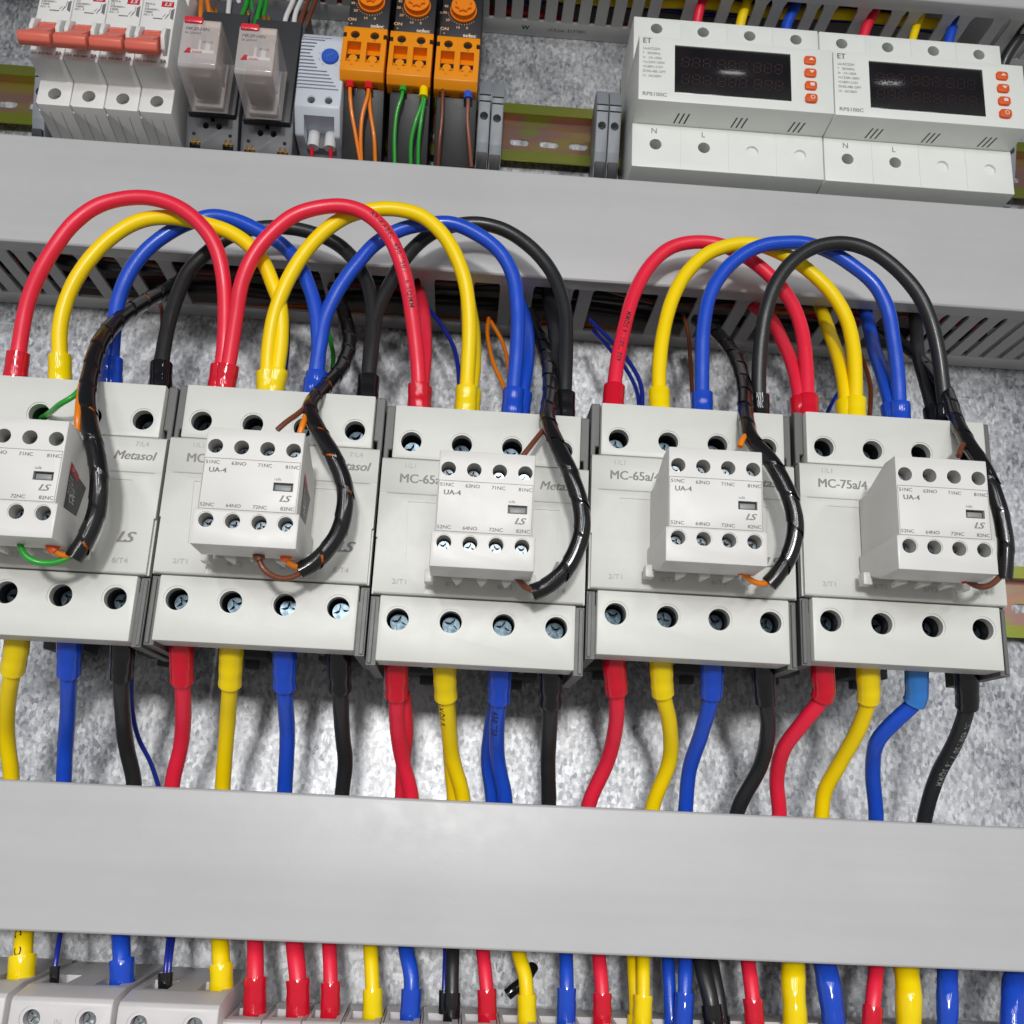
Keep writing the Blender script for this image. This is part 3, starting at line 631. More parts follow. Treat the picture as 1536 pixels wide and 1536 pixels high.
fer = lambda m, L=3.2, r=1.9: [(0, L, r, m)]
wire('control_wire', 'green wire leaving the wrap and entering the upper terminal hole of the leftmost contactor', [(124, 580, 122), (108, 596, 126), (92, 605, 125), (76, 618, 118), (62, 627, 104)], 1.05, GRW)
wire('control_wire', 'orange wire dropping from the wrap behind the left auxiliary block', [(122, 578, 122), (119, 600, 127), (117, 625, 131), (116, 648, 130)], 1.25, ORW)
wire('control_wire', 'green wire looping under the leftmost auxiliary block', [(30, 806, 134), (31, 822, 134), (43, 838, 134), (66, 845, 133), (90, 842, 131), (106, 835, 130)], 1.1, GRW)
wire('control_wire', 'short orange wire with a red ferrule under the leftmost auxiliary block', [(74, 806, 134), (76, 818, 134), (86, 830, 133), (100, 834, 131), (110, 832, 130)], 1.1, ORW, ferr=fer(OBTN, 5.2))
wire('control_wire', 'brown wire slanting from the wrap to the top of the second auxiliary block', [(464, 606, 119), (445, 622, 124), (428, 634, 127), (416, 645, 128)], 1.0, BRW)
wire('control_wire', 'orange wire slanting from the wrap to the top of the second auxiliary block', [(464, 610, 119), (459, 624, 124), (454, 637, 128), (450, 650, 128)], 1.15, ORW)
wire('control_wire', 'brown wire with a brown ferrule looping under the second auxiliary block', [(388, 818, 134), (388, 838, 134), (396, 855, 134), (418, 868, 132), (442, 865, 130), (460, 850, 128)], 1.05, BRW, ferr=fer(BRW, 5.6))
wire('control_wire', 'short orange wire with a red ferrule under the second auxiliary block', [(427, 822, 134), (428, 834, 134), (434, 846, 132), (450, 852, 129)], 1.1, ORW, ferr=fer(OBTN, 4.0))
wire('control_wire', 'brown wire slanting to the top of the middle auxiliary block', [(821, 638, 118), (806, 656, 124), (795, 670, 127), (784, 684, 128)], 1.0, BRW)
wire('control_wire', 'brown wire curling under the right corner of the middle auxiliary block', [(768, 860, 132), (777, 868, 132), (786, 880, 130), (806, 888, 128)], 1.1, BRW)
wire('control_wire', 'short orange wire at the top of the fourth auxiliary block', [(1122, 652, 122), (1114, 658, 126), (1110, 670, 127)], 1.1, ORW)
wire('control_wire', 'orange wire looping under the fourth auxiliary block', [(1108, 845, 132), (1113, 858, 132), (1127, 871, 130), (1145, 876, 128), (1162, 868, 127)], 1.05, ORW, ferr=fer(OBTN, 3.6))
wire('control_wire', 'brown wire tip at the top of the rightmost auxiliary block', [(1450, 664, 120), (1441, 672, 125), (1438, 684, 127)], 1.1, BRW)
wire('control_wire', 'brown wire looping under the rightmost auxiliary block', [(1438, 860, 132), (1450, 870, 132), (1466, 880, 131), (1485, 878, 130), (1503, 862, 129)], 1.1, BRW, ferr=fer(REDS, 3.4))
# thin wires between trunking and contactors
for lab, pts, m, r in [
    ('brown wire dropping behind the black jumper of the leftmost contactor', [(236, 440, 40), (243, 470, 50), (242, 500, 58), (232, 545, 66), (222, 590, 70)], BRW, .9),
    ('dark blue wire dropping behind the yellow jumpers of the second contactor', [(428, 455, 40), (432, 490, 52), (431, 530, 62), (425, 575, 68), (420, 610, 70)], NVW, .9),
    ('green wire behind the blue jumpers of the second contactor', [(486, 470, 40), (494, 505, 50), (500, 535, 58), (497, 565, 64), (492, 600, 70)], GRW, 1.0),
    ('dark blue wire sloping from the trunking to the yellow cables of the middle contactor', [(640, 460, 38), (660, 485, 50), (680, 520, 60), (688, 560, 68), (688, 620, 72)], NVW, 1.0),
    ('left orange wire of the pair dropping to the middle contactor', [(733, 478, 40), (731, 500, 52), (740, 545, 66), (755, 580, 72), (762, 625, 76)], ORW, .95),
    ('right orange wire of the pair dropping to the middle contactor', [(736, 482, 40), (752, 510, 52), (762, 545, 66), (766, 580, 72), (768, 625, 76)], ORW, .95),
    ('upper dark blue wire sloping behind the red jumper of the fourth contactor', [(885, 480, 38), (915, 510, 52), (945, 545, 62), (962, 580, 70), (963, 625, 74)], NVW, 1.0),
    ('lower dark blue wire sloping behind the red jumper of the fourth contactor', [(890, 496, 38), (915, 524, 50), (940, 555, 60), (956, 590, 68), (959, 625, 72)], NVW, .9),
    ('brown wire dropping beside the blue jumper of the fourth contactor', [(1024, 470, 38), (1032, 500, 50), (1036, 550, 62), (1040, 620, 72)], BRW, .95),
    ('blue wire crossing behind the yellow cables of the rightmost contactor', [(1260, 585, 40), (1248, 605, 45), (1236, 630, 50), (1225, 650, 50)], NVW, .9),
    ('orange brown wire right of the yellow cables of the rightmost contactor', [(1285, 520, 38), (1298, 550, 52), (1306, 585, 62), (1303, 640, 70)], mat('rust_wire', (.40, .10, .02), .4), 1.0)]:
    wire('control_wire', lab, pts, r, m, 'thin control wires dropping from the trunking')
# wires lying along inside the trunkings
cl = [ORW, NVW, BRW, GRW, RED, BKC, NVW, ORW, BRW, NVW, BKC, GRW, ORW, BRW]
nm = {ORW: 'orange', NVW: 'dark blue', BRW: 'brown', GRW: 'green', RED: 'red', BKC: 'black', BLU: 'blue', YEL: 'yellow'}
def run_inside(v0, v1, dmax, cols, where, u0=-260, u1=270):
    rnd = random.Random(int(v0)); used = {}
    for k, m in enumerate(cols):
        vv = v0+(v1-v0)*((k*.618) % 1); dd = 6+(dmax-6)*k/len(cols); rr = 3.0 if m in (RED, BKC, BLU, YEL) else 1.1
        P = []; u = u0
        while u <= u1: P.append((u, vv+rnd.uniform(-3, 3), dd+rnd.uniform(-3, 3))); u += 34
        C = spline(P, 4); g = G(); tube_bm(g, C, rr, n=10); used[m] = used.get(m, 0)+1
        dp = 'nearest the plate' if k < len(cols)/3 else ('halfway out' if k < 2*len(cols)/3 else 'nearest the cover')
        ht = 'low' if vv < (v0+v1)/2 else 'high'
        tag(g.obj('run_wire', m, None, ang=60, origin=P[0]), '%s %s lying %s %s inside the %s trunking, glimpsed through its slots' % (nm[m], 'cable' if rr > 2 else 'wire', ht, dp, where), 'wire', 'wires lying inside the trunking')
run_inside(150, 180, 46, cl, 'middle')
run_inside(336, 380, 36, [RED, BKC, NVW, RED, BRW, YEL, BLU, RED, BKC], 'top')

# ---------------------------------------------------------------- circuit breakers (top left)
def make_mcb(label):
    t = thing('circuit_breaker', label, 'circuit breaker', (-212.4, 226.5, 7.5), 'four miniature circuit breakers')
    P = [(-7, 0), (-3, 18), (0, 42.5), (13.3, 42.5), (14.5, 55.5), (14.8, 56.5), (34.6, 57.5), (47, 57.5), (61, 57.5), (62, 42.5), (74, 42.5), (76, 0)]
    g = G(); g.prism(P, -7.9, 7.9, 'u', .5)
    c = G(); holes(c, [(.2, 6.2), ], 3.1, 42.5, 12, .0); c.box(-4.6, 4.6, 22.6, 34, 50, 60)
    c.box(-7.99, -7.0, -1.5, .6, 38, 44)
    g.obj('housing', MCBW, t, cut=c)
    put_screw(SM_MCB, t, .2, 5.9, 35.5)
    g = G(); g.prism([(22.8, 51), (22.8, 58), (25, 60.5), (32, 59.6), (33.8, 57), (33.8, 51)], -4.5, 4.5, 'u', .4)
    g.prism([(13.5, 66.5), (18.3, 70.2), (29, 60.5), (26, 57.5), (22, 57.6)], -4.2, 4.2, 'u', .4)
    g.prism([(12.6, 66.5), (13.0, 69.8), (15.5, 71.6), (18.2, 70.6), (18.6, 67.5), (16, 64.8)], -7.6, 7.2, 'u', .7)
    g.obj('toggle', TOG, t)
    for s in (-1, 1):
        g = G(); g.prism([(20.5, 57), (21, 60.8), (26, 64), (31, 63), (36, 57)], min(s*5, s*7), max(s*5, s*7), 'u', .5); g.obj('toggle_guard', MCBW, t)
    g = G(); g.text('O-OFF', 1.3, 0, 31.2, 60.15, sx=1.2, bold=.03); g.obj('toggle_lettering', mat('toggle_ink', (.9, .45, .38), .5), t)
    g = G(); d = 57.62; dn = lambda v: d-.0
    g.text('LR-K, B/18 10kA2', 1.1, -7.2, 17.2, 57.0, 'LEFT', bold=.03, fn=lambda x, y: (-7.2+x*.9, 17+y, 56.72+.05*(17+y-14.8)))
    g.text('3A', 2.0, 0, 0, 0, bold=.03, fn=lambda x, y: (5.6+x, 17.4+y, 56.72+.05*(17.4+y-14.8)))
    g.obj('rating_lettering', INK, t); g = G()
    for k, s in enumerate(('BKN-b', 'C3', '230/400V~', '10000', 'AC~ 3')): g.text(s, 1.15, -6.8, 48.6-1.55*k, d, 'LEFT', bold=.03)
    for a, b in ((2.2, 3.4), (3.8, 4.6)): g.line((a, 41.6), (b, 43.4), d, .25)
    g.rect(-2.2, 2.2, 40.4, 40.95, d); g.line((3.4, 40.6), (5, 43.5), d, .25); g.line((5, 43.5), (5.2, 46.5), d, .25)
    g.prism([(5.7, 41.4), (7.2, 40.4), (7.2, 47), (5.7, 45.8)], d-.05, d+.02, 'd')
    g.obj('lettering', INK, t)
    g = G(); g.rect(.8, 6.6, 47.5, 50.6, d); g.obj('red_logo_patch', REDLAB, t)
    g = G(); g.text('LS', 2.0, 3.7, 49.0, d+.06, bold=.05, shear=.3, sx=1.2); g.obj('logo_lettering', INKW, t)
    g = G()
    for u in (-2.6, 2.8): g.quad([(u-.1, -.6, 38), (u+.1, -.6, 38), (u+.1, -6.4, 4), (u-.1, -6.4, 4)])
    g.obj('seam_line', INK, t)
    return t
mb = make_mcb('miniature circuit breaker with red toggle, first from the left in the top row')
for k, w in ((1, 'second from the left, between the first and third'), (2, 'third from the left in its block of four'), (3, 'right end of the four, next to the clear relays')):
    dup(mb, (-212.4+16.05*k, 226.5, 7.5), 'miniature circuit breaker with red toggle, '+w)

# ---------------------------------------------------------------- relays and sockets
def make_socket(label):
    t = thing('relay_socket', label, 'relay socket', (-139.6, 262, 0), 'dark relay sockets on the top rail')
    g = G(); g.prism([(-44, 7.5), (-44, 36), (-28, 41), (28, 41), (44, 36), (44, 7.5)], -12.6, 12.6, 'u', .5)
    c = G()
    for u in (-3.2, 3.2): holes(c, [(u, -33)], 1.5, 39.5, 8, 0, 16)
    c.box(-1, 1, -31, -22, 34, 44)
    for u in (-8, 8): c.box(u-2.6, u+2.6, -45, -41, 27, 40)
    for u in (-8, 8): c.box(u-2.6, u+2.6, 31, 35, 33, 44)
    g.obj('housing', SOCK, t, cut=c)
    g = G(); g.box(-11.5, 11.5, -29.5, 29.5, 40.5, 44.5, .6); g.obj('receptacle', DGREY, t)
    for u in (-8, 8):
        for v, d in ((-40.2, 36.5), (34.6, 38.9)):
            for s in (-1.25, 1.25):
                g = G(); g.box(u+s-1.05, u+s+1.05, v-1.2, v+1.2, d-1.2, d+.6, .3, 1); g.box(u+s-.5, u+s+.5, v-.4, v+1.5, d+.2, d+1.2, .2, 1); g.obj('contact_clip', GOLD, t)
        g = G(); g.lathe((u+(-.8 if u < 0 else .8), -37, 36.2), [(0, .9), (2.2, .9)], n=12); g.obj('test_hole', BLK, t)
    return t
def make_relay(label):
    t = thing('plug_in_relay', label, 'relay', (-138.0, 236.5, 51), 'clear plug-in relays')
    g = G()
    P = [(-11.5, 0), (-10.5, 36), (17, 37), (17, 0)]
    g.prism([(-8.8, 0), (-5.6, 27.4), (-4.2, 28.6), (18.4, 29.4), (19.2, 28.6), (19.2, 0)], -8.6, 8.6, 'u', .8)
    g.obj('clear_cover', CLEAR, t)
    g = G(); g.box(-5.2, 5.2, -6, 3.5, 6, 22, .8); g.obj('coil', COIL, t)
    g = G(); g.box(-6.6, 6.6, -7.5, 17, .8, 3, .4); g.box(-6.2, 6.2, 3.9, 5.6, 3, 26, .4); g.box(-6, 6, 5.6, 16, 12, 13, .3); g.box(-2.8, 2.8, 5.6, 14, 13, 22, .5); g.obj('frame', mat('relay_bobbin', (.70, .66, .64), .4, var=.08), t)
    for u in (-5.4, 0, 5.4):
        g = G(); g.box(u-.6, u+.6, 7, 15.6, 14, 25, .2, 1); g.obj('contact_arm', GOLD if u else SILV, t)
    g = G(); g.box(-7.9, .6, 16.3, 19.6, 28.9, 30.6, .8); g.obj('push_button', mat('relay_button', (.75, .03, .05), .3, coat=.4), t)
    g = G(); g.box(1.2, 7.9, 15.8, 18.6, 22, 28.6, .3); g.obj('indicator_flag', mat('relay_tan', (.55, .33, .18), .4), t)
    g = G(); d = 36.75
    fn = lambda uu, vv: (lambda x, y: (uu+x, vv+2+y, 28.75+.0354*(vv+2+y+4.2)))
    g.text('MK2P-HIN', 1.7, 0, 0, 0, 'LEFT', bold=.02, shear=.2, fn=fn(-7, 11.6)); g.text('5A 250VAC', 1.1, 0, 0, 0, 'LEFT', fn=fn(-7, 9.4)); g.text('30VDC', 1.1, 0, 0, 0, 'LEFT', fn=fn(1.5, 5))
    g.obj('lettering', INK, t)
    g = G(); g.prism([(-6.2, .9), (-3.4, .9), (-3.4, 3.4), (-4.6, 3.6)], 28.9, 29.12, 'd'); g.text('MARK', 1.2, 0, 0, 0, 'LEFT', fn=fn(-2.6, -.4)); g.obj('red_mark', REDLAB, t)
    return t
sk = make_socket('dark grey relay socket under the left clear relay'); dup(sk, (-112.9, 260, 0), 'dark grey relay socket under the right clear relay, beside the thermostat')
rl = make_relay('clear plug-in relay with red button, next to the circuit breakers'); dup(rl, (-112.4, 235, 51), 'clear plug-in relay with red button, next to the blue-dial thermostat')

# ---------------------------------------------------------------- thermostat
t = thing('thermostat', 'pale grey slatted thermostat with a round blue dial', 'thermostat', (-89.4, 229.5, 4))
g = G(); g.prism([(-4, 0), (-1.0, 24), (-1, 34), (9.6, 43), (47, 44.5), (52, 42), (54, 30), (54, 0)], -10.5, 11.9, 'u', 1.0)
c = G(); c.box(-5.8, 9.0, -6, 6.3, 22, 50); holes(c, [(-2.5, 13), (5.9, 13.2)], 1.9, 43.2, 5, .3, 20)
for k in range(16):
    v = 19+1.95*k; e = 11 if k < 1 else (9.5-1.25*abs(k-1) if k < 6 else (-.5-.9*(k-6) if k < 10 else (-4.5+.9*(k-10) if k < 14 else 2+3*(k-14))))
    c.box(-10.8, max(-8, e-.8), v, v+.75, 42.3, 50)
g.obj('shell', THER, t, cut=c)
g = G(); g.box(-5.7, 8.9, -1.5, 6.2, 10, 25.5); g.obj('terminal_pocket', mat('pocket_grey', (.16, .16, .165), .5), t)
for u in (-2.5, 5.9):
    put_screw(SM_SM, t, u, 13.1, 38.6).scale = (.8, .8, .8)
    g = G(); g.lathe((u, 1.2, 26), [(-3, 2.9), (5, 2.9), (5.5, 2.4)], 'v', 20); g.obj('cable_gland', mat('gland_white', (.72, .72, .74), .4), t)
g = G(); g.lathe((4.6, 37.5, 43.6), [(0, 4.3), (1.6, 4.2), (2.0, 3.8)], n=32); g.obj('dial', DIALB, t)
g = G(); g.line((3.0, 36.4), (6.2, 38.8), 45.75, .5)
for k in range(9): a = -PI*.8+k*PI*1.6/8+PI/2; g.line((4.6+5.2*math.cos(a), 37.5+5.2*math.sin(a)), (4.6+5.8*math.cos(a), 37.5+5.8*math.sin(a)), 44.3, .25)
g.obj('dial_marks', INK, t)

# ---------------------------------------------------------------- timers
def make_timer(label):
    t = thing('timer_relay', label, 'timer', (-68.3, 254.2, 7.5), 'black and orange timer relays')
    g = G(); g.prism([(-32, 0), (-32, 20), (2.0, 36), (29.5, 36), (29.5, 42), (70, 42), (72, 0)], -9.3, 10.7, 'u', .4); g.obj('case', TBLK, t)
    g = G(); g.prism([(0, 34), (0, 41), (3, 44.8), (29.2, 43.8), (29.6, 42), (29.6, 34)], -10.7, 10.7, 'u', .4)
    c = G()
    for u in (-4.9, 4.7):
        holes(c, [(u, 24.4)], 2.25, 44.1, 8, 0, 20)
        c.prism([(8.2, 42.0), (8.2, 50), (20.2, 50), (20.2, 38.5)], u-3.4, u+3.4, 'u'); holes(c, [(u, 10.6)], 2.1, 43, 9, 0, 20)
        c.box(u-3.3, u+3.3, 12.6, 15.2, 36, 44)
    c.box(-11, -9.0, 22.6, 25.4, 40, 50); c.box(9.0, 11, 22.6, 25.4, 40, 50)
    c.box(-8, -2.5, -1, .9, 33, 39); c.box(2.2, 7.5, -1, .9, 33, 39)
    g.obj('terminal_block', ORG, t, cut=c)
    for u in (-4.9, 4.7):
        g = G(); g.box(u-3.3, u+3.3, 12.5, 15.6, 36, 40.6); g.obj('slot_shade_block', BLK, t)  # black block painting the shade inside the clamp opening
        g = G(); g.lathe((u, 10.3, 37), [(0, 2.0), (4.3, 2.0)], n=18); g.obj('screw_hole_shade', BLK, t)  # solid black plug, the dark of the screw hole as colour
        put_screw(SM_SM, t, u, 10.6, 35).scale = (.8, .8, .8)
        g = G(); g.box(u-2.9, u+2.9, 14.0, 14.5, 40, 40.9); g.obj('clamp_blade', SILV, t)
        g = G(); g.lathe((u, 24.4, 36.5), [(0, 2.2), (5.7, 2.2)], n=20); g.obj('socket_hole_shade', BLK, t)  # solid black plug painting the shade of the upper hole
    for s in (-1, 1):
        g = G(); g.box(min(s*9.1, s*10.8), max(s*9.1, s*10.8), 22.7, 25.3, 38, 43.6, .2, 1); g.obj('release_tab', BLK, t)
    g = G(); n = 40; P = []
    for k in range(n*2): a = PI*k/n; rr = 6.2 if k % 2 else 5.8; P.append((1.3+rr*math.cos(a), 45.7+rr*math.sin(a)))
    g.prism(P, 42.2, 46.5, 'd'); g.lathe((1.3, 45.7, 42.2), [(0, 6.7), (1.2, 6.7)], n=40)
    P = [(1.3+(4.6 if k % 2 else 3.2)*math.cos(PI*k/8), 45.7+(4.6 if k % 2 else 3.2)*math.sin(PI*k/8)) for k in range(16)]
    g.prism(P, 46.4, 48, 'd', .3, 1); g.obj('time_dial', mat('dial_orange', (.88, .24, .006), .35, coat=.2), t)
    g = G(); d = 42.12
    for s, u, v in (('0', 3.6, 36.3), ('10', -1.0, 36.2), ('20', -6.3, 40.2), ('30', -8.0, 44.6), ('40', -7.5, 48.5)): g.text(s, 1.5, u, v, d, bold=.02)
    g.text('ON', 1.9, -7.5, 34.8, d, bold=.03); g.lathe((-7.6, 32.2, 42.0), [(0, .35), (.15, .35)], n=10)
    for k in range(14): a = -PI*.95+k*.17; g.line((1.3+7.2*math.cos(a), 45.7+7.2*math.sin(a)), (1.3+8.0*math.cos(a), 45.7+8.0*math.sin(a)), d, .2)
    g.obj('scale_lettering', mat('orange_ink', (.85, .50, .30), .5), t)
    g = G(); g.text('selec', 2.3, 5.2, 31.8, d, bold=.06, sx=1.05); g.obj('brand_lettering', mat('pale_ink', (.85, .72, .60), .5), t)
    g = G(); dd = 44.0
    for s, u, v in (('15', -4.9, 21.3), ('16', 4.7, 21.3), ('A1', -4.9, 6.2), ('A2', 4.7, 6.2)): g.text(s, 1.1, u, v, 44.75 if v < 20 else 44.35)
    g.obj('terminal_lettering', mat('brown_ink', (.35, .12, .02), .5), t)
    return t
tm = make_timer('black timer with orange terminal block, next to the thermostat, two red ferrules below')
dup(tm, (-45.4, 253.6, 7.5), 'black timer with orange terminal block between two others, green and yellow ferrules below')
dup(tm, (-22.2, 252.9, 7.5), 'black timer with orange terminal block at the right end of three, blue ferrule below')
for lab, pts, m, f in [
    ('orange wire in a red ferrule under the left end of the first timer', [(525, 120, 47), (525, 140, 47), (527, 165, 45), (533, 200, 41), (541, 245, 35)], ORW, fer(REDS, 4.8, 1.75)),
    ('left orange wire of the pair in one red ferrule under the first timer', [(553, 122, 47), (552, 142, 47), (544, 170, 45), (541, 205, 41), (542, 245, 35)], ORW, fer(REDS, 4.8, 1.9)),
    ('right orange wire of the pair in one red ferrule under the first timer', [(554, 138, 45), (555, 165, 44), (561, 205, 41), (563, 245, 35)], ORW, None),
    ('green wire in a green ferrule under the middle timer', [(605, 126, 47), (603, 144, 47), (596, 165, 45), (592, 200, 41), (592, 245, 35)], GRW, fer(GRW, 4.5, 1.7)),
    ('left green wire in the yellow ferrule under the middle timer', [(636, 130, 47), (634, 152, 47), (624, 180, 45), (617, 210, 41), (616, 248, 35)], GRW, fer(YELS, 6.2, 2.1)),
    ('right green wire in the yellow ferrule under the middle timer', [(637, 148, 47), (632, 178, 45), (628, 210, 41), (627, 248, 35)], GRW, None),
    ('brown wire with a brown ferrule under the third timer', [(665, 128, 47), (664, 145, 47), (663, 175, 45), (659, 215, 41), (657, 248, 35)], BRW, fer(BRW, 3.6, 1.7)),
    ('brown wire in a blue ferrule under the third timer', [(702, 132, 47), (702, 156, 47), (701, 178, 45), (704, 215, 41), (707, 250, 35)], mat('tan_brown_pvc', (.26, .09, .05), .4), fer(DIALB, 6.6, 2.1)),
    ('left red wire leaving the thermostat', [(470, 196, 30), (470, 210, 30), (468, 224, 29), (466, 250, 28)], REDS, fer(REDS, 3.4, 1.7)),
    ('right red wire leaving the thermostat', [(496, 198, 30), (496, 212, 30), (496, 226, 29), (496, 252, 28)], REDS, fer(REDS, 3.4, 1.7))]:
    wire('lead_wire', lab, pts, .95, m, 'thin leads under the top row', ferr=f)
for lab, pts, m in [
    ('left orange wire entering the left relay socket', [(303, -25, 30), (302, 0, 36), (301, 20, 42), (300, 45, 40)], ORW), ('right orange wire entering the left relay socket', [(308, -25, 30), (311, 0, 36), (314, 22, 40), (316, 45, 38)], ORW),
    ('brown wire right of the orange pair', [(330, -25, 30), (326, 0, 34), (320, 20, 38), (319, 45, 38)], BRW),
    ('thick white wire left of the green wires', [(345, -25, 32), (344, 0, 38), (342, 25, 42), (341, 55, 41)], WHW), ('thin white wire behind the green wires', [(356, -25, 30), (358, 0, 34), (360, 30, 38)], WHW),
    ('foremost green wire entering the socket left of the right relay', [(374, -25, 34), (370, 5, 38), (361, 30, 42), (359, 52, 41)], GRW), ('second green wire behind the foremost one', [(376, -25, 30), (377, 5, 35), (381, 30, 38), (382, 50, 38)], GRW),
    ('third green wire above the red button of the right relay', [(393, -25, 34), (391, 5, 38), (386, 25, 41), (385, 50, 40)], GRW), ('last green wire on the right of the four', [(400, -25, 30), (399, 5, 34), (395, 25, 38), (395, 45, 38)], GRW),
    ('left white wire entering the right relay socket', [(448, -25, 34), (438, 5, 39), (428, 30, 42), (425, 58, 41)], WHW), ('right white wire entering the right relay socket', [(460, -25, 32), (452, 0, 36), (443, 22, 40), (440, 42, 40)], WHW),
    ('left brown wire entering the right relay socket', [(468, -25, 30), (462, 0, 36), (452, 30, 40), (446, 60, 40)], BRW), ('right brown wire entering the right relay socket', [(482, -25, 30), (474, 0, 34), (464, 25, 38), (457, 45, 38)], BRW)]:
    wire('lead_wire', lab, pts, 1.15 if m is not WHW else 1.25, m, 'thin leads above the relays')
for lab, pts, m, r in [
    ('red cable rising behind the first terminal of the left meter', [(1044, 45, 28), (1047, 25, 30), (1052, 5, 32), (1062, -20, 30)], RED, 2.6), ('yellow cable rising behind the second terminal of the left meter', [(1108, 50, 28), (1112, 30, 30), (1120, 5, 32), (1130, -20, 30)], YEL, 2.6),
    ('blue cable rising behind the third terminal of the left meter', [(1176, 60, 28), (1181, 35, 30), (1193, 10, 32), (1205, -20, 30)], BLU, 2.8), ('red cable rising behind the right meter', [(1292, 65, 28), (1300, 40, 30), (1314, 12, 32), (1325, -20, 30)], RED, 2.8),
    ('yellow cable rising behind the right meter', [(1366, 70, 28), (1373, 45, 30), (1386, 12, 32), (1400, -20, 30)], YEL, 2.2), ('blue cable rising behind the right meter', [(1420, 75, 28), (1426, 50, 30), (1436, 22, 32), (1450, -20, 30)], BLU, 2.8),
    ('black cable at the top right corner behind the right meter', [(1500, 110, 20), (1510, 85, 24), (1530, 55, 28), (1560, 20, 30)], BKC, 3.0), ('yellow cable at the top right corner', [(1528, 60, 18), (1534, 40, 22), (1545, 15, 25)], YEL, 2.6)]:
    wire('feed_cable', lab, pts, r, m, 'cables behind the meters', 'cable')

# ---------------------------------------------------------------- meters
def make_meter(label):
    t = thing('panel_meter', label, 'digital meter', (65.6, 218.5, 7.5), 'two digital metering units')
    Wd = 95.5; P = [(-2, 0), (0, 40.5), (25, 40.5), (26.2, 45), (27.6, 57.6), (60.4, 58), (61, 56), (61, 41.5), (87.6, 40.5), (88, 0)]
    Wf = 95.4
    TT = [12.0+k*24 for k in range(4)]
    g = G(); g.prism([(-1.5, 0), (-.3, 40.5), (24.1, 40.5), (24.1, 0)], 0.1, Wf, 'u', .5)
    c = G(); holes(c, [(TT[0]-.2, 12.8), (TT[1]-.2, 12.8)], 3.0, 40.5, 12, .0); holes(c, [(TT[2]-.2, 12.8), (TT[3]-.2, 12.8)], 3.0, 40.5, 1.4, .0)
    for u in (24.1, 47.9, 71.7): c.box(u-.12, u+.12, -2, 25, 40.2, 42)
    g.obj('lower_terminal_cover', ETW, t, cut=c)
    g = G(); g.prism([(61.1, 0), (61.1, 40.5), (87.6, 40.5), (87.8, 0)], 0.1, Wf, 'u', .5)
    c = G(); holes(c, [(u-.2, 81) for u in TT], 3.0, 40.5, 12, .0)
    for u in (24.1, 47.9, 71.7): c.box(u-.12, u+.12, 60, 89, 40.2, 42)
    g.obj('upper_terminal_cover', ETW, t, cut=c)
    g = G(); g.prism([(24.25, 0), (24.25, 41.2), (25, 57), (61, 57.8), (61, 0)], 0.1, Wf, 'u', .4)
    c = G(); c.prism([(17.6, 30.2), (74.6, 30.2), (74.6, 56.8), (17.6, 56.8)], 56.6, 62, 'd')
    g.obj('housing', ETW, t, cut=c)
    for b in (20, 48.5, 77):                      # slanted vents in the step under the display
        for k in range(3):
            u = b+k*2.5; g = G(); f = lambda d_: 24.25+.75*(d_-41.2)/15.8-.06
            g.quad([(u, f(42.2), 42.2), (u+.8, f(42.2), 42.2), (u+2.0, f(49.5), 49.5), (u+1.2, f(49.5), 49.5)]); g.obj('vent_slot', BLK, t)
    for k in (0, 1): put_screw(SM_SM, t, TT[k]-.2, 12.3, 30.5)
    for k in range(4): put_screw(SM_SM, t, TT[k]-.2, 80.3, 30.5)
    g = G(); g.box(17.4, 74.8, 30.0, 57.0, 55, 57.2, .5); g.obj('display_window', SCRN, t)
    g = G(); d = 57.3; h = 5.4
    def seg8(u, v):
        w, hh, s = 3.4, h, .42; sk = .5
        def q(a, b, c_, d_): g.quad([(a+sk*(b-v)/hh, b, d), (c_+sk*(b-v)/hh, b, d), (c_+sk*(d_-v)/hh, d_, d), (a+sk*(d_-v)/hh, d_, d)])
        for y in (0, hh/2, hh): q(u+.5, v+y-s/2, u+w-.5, v+y+s/2)
        for x in (0, w):
            for y in (0, hh/2): q(u+x-s/2, v+y+.4, u+x+s/2, v+y+hh/2-.4)
    for row in range(2):
        for grp in range(3):
            for k in range(3): seg8(21+grp*17.6+k*5.2, 35.5+row*9.6)
    g.obj('unlit_digits', SEG, t)
    for k in range(4):
        v = 53.6-k*7.2; g = G(); P = [(84+2.9*math.copysign(abs(math.cos(a))**.5, math.cos(a)), v+2.25*math.copysign(abs(math.sin(a))**.5, math.sin(a))) for a in [2*PI*j/24 for j in range(24)]]
        g.prism(P, 57, 58.8, 'd', .35, 2); b = g.obj('push_button', OBTN, t)
        g = G(); dd = 58.9
        if k == 0: g.quad([(83.2, v-.2, dd), (85.8, v-.2, dd), (84.5, v+1.3, dd), (84.5, v+1.3, dd)]) if False else g.bm.faces.new([g.bm.verts.new(W(p)) for p in ((83.1, v-.2, dd), (85.9, v-.2, dd), (84.5, v+1.3, dd))])
        elif k == 1: g.bm.faces.new([g.bm.verts.new(W(p)) for p in ((84.5, v-.5, dd), (85.9, v+1.1, dd), (83.1, v+1.1, dd))])
        elif k == 2: g.rect(83.5, 85.6, v-.5, v+1.2, dd)
        else:
            for j in range(16):
                a0, a1 = 2*PI*j/16, 2*PI*(j+1)/16; g.quad([(84.5+r_*math.cos(a), v+.3+r_*math.sin(a), dd) for r_, a in ((.75, a0), (1.15, a0), (1.15, a1), (.75, a1))])
        q = g.obj('button_symbol', INKW, b)
    g = G(); fd = 58.05
    fz = lambda v: 57.15+.0222*(v-25)
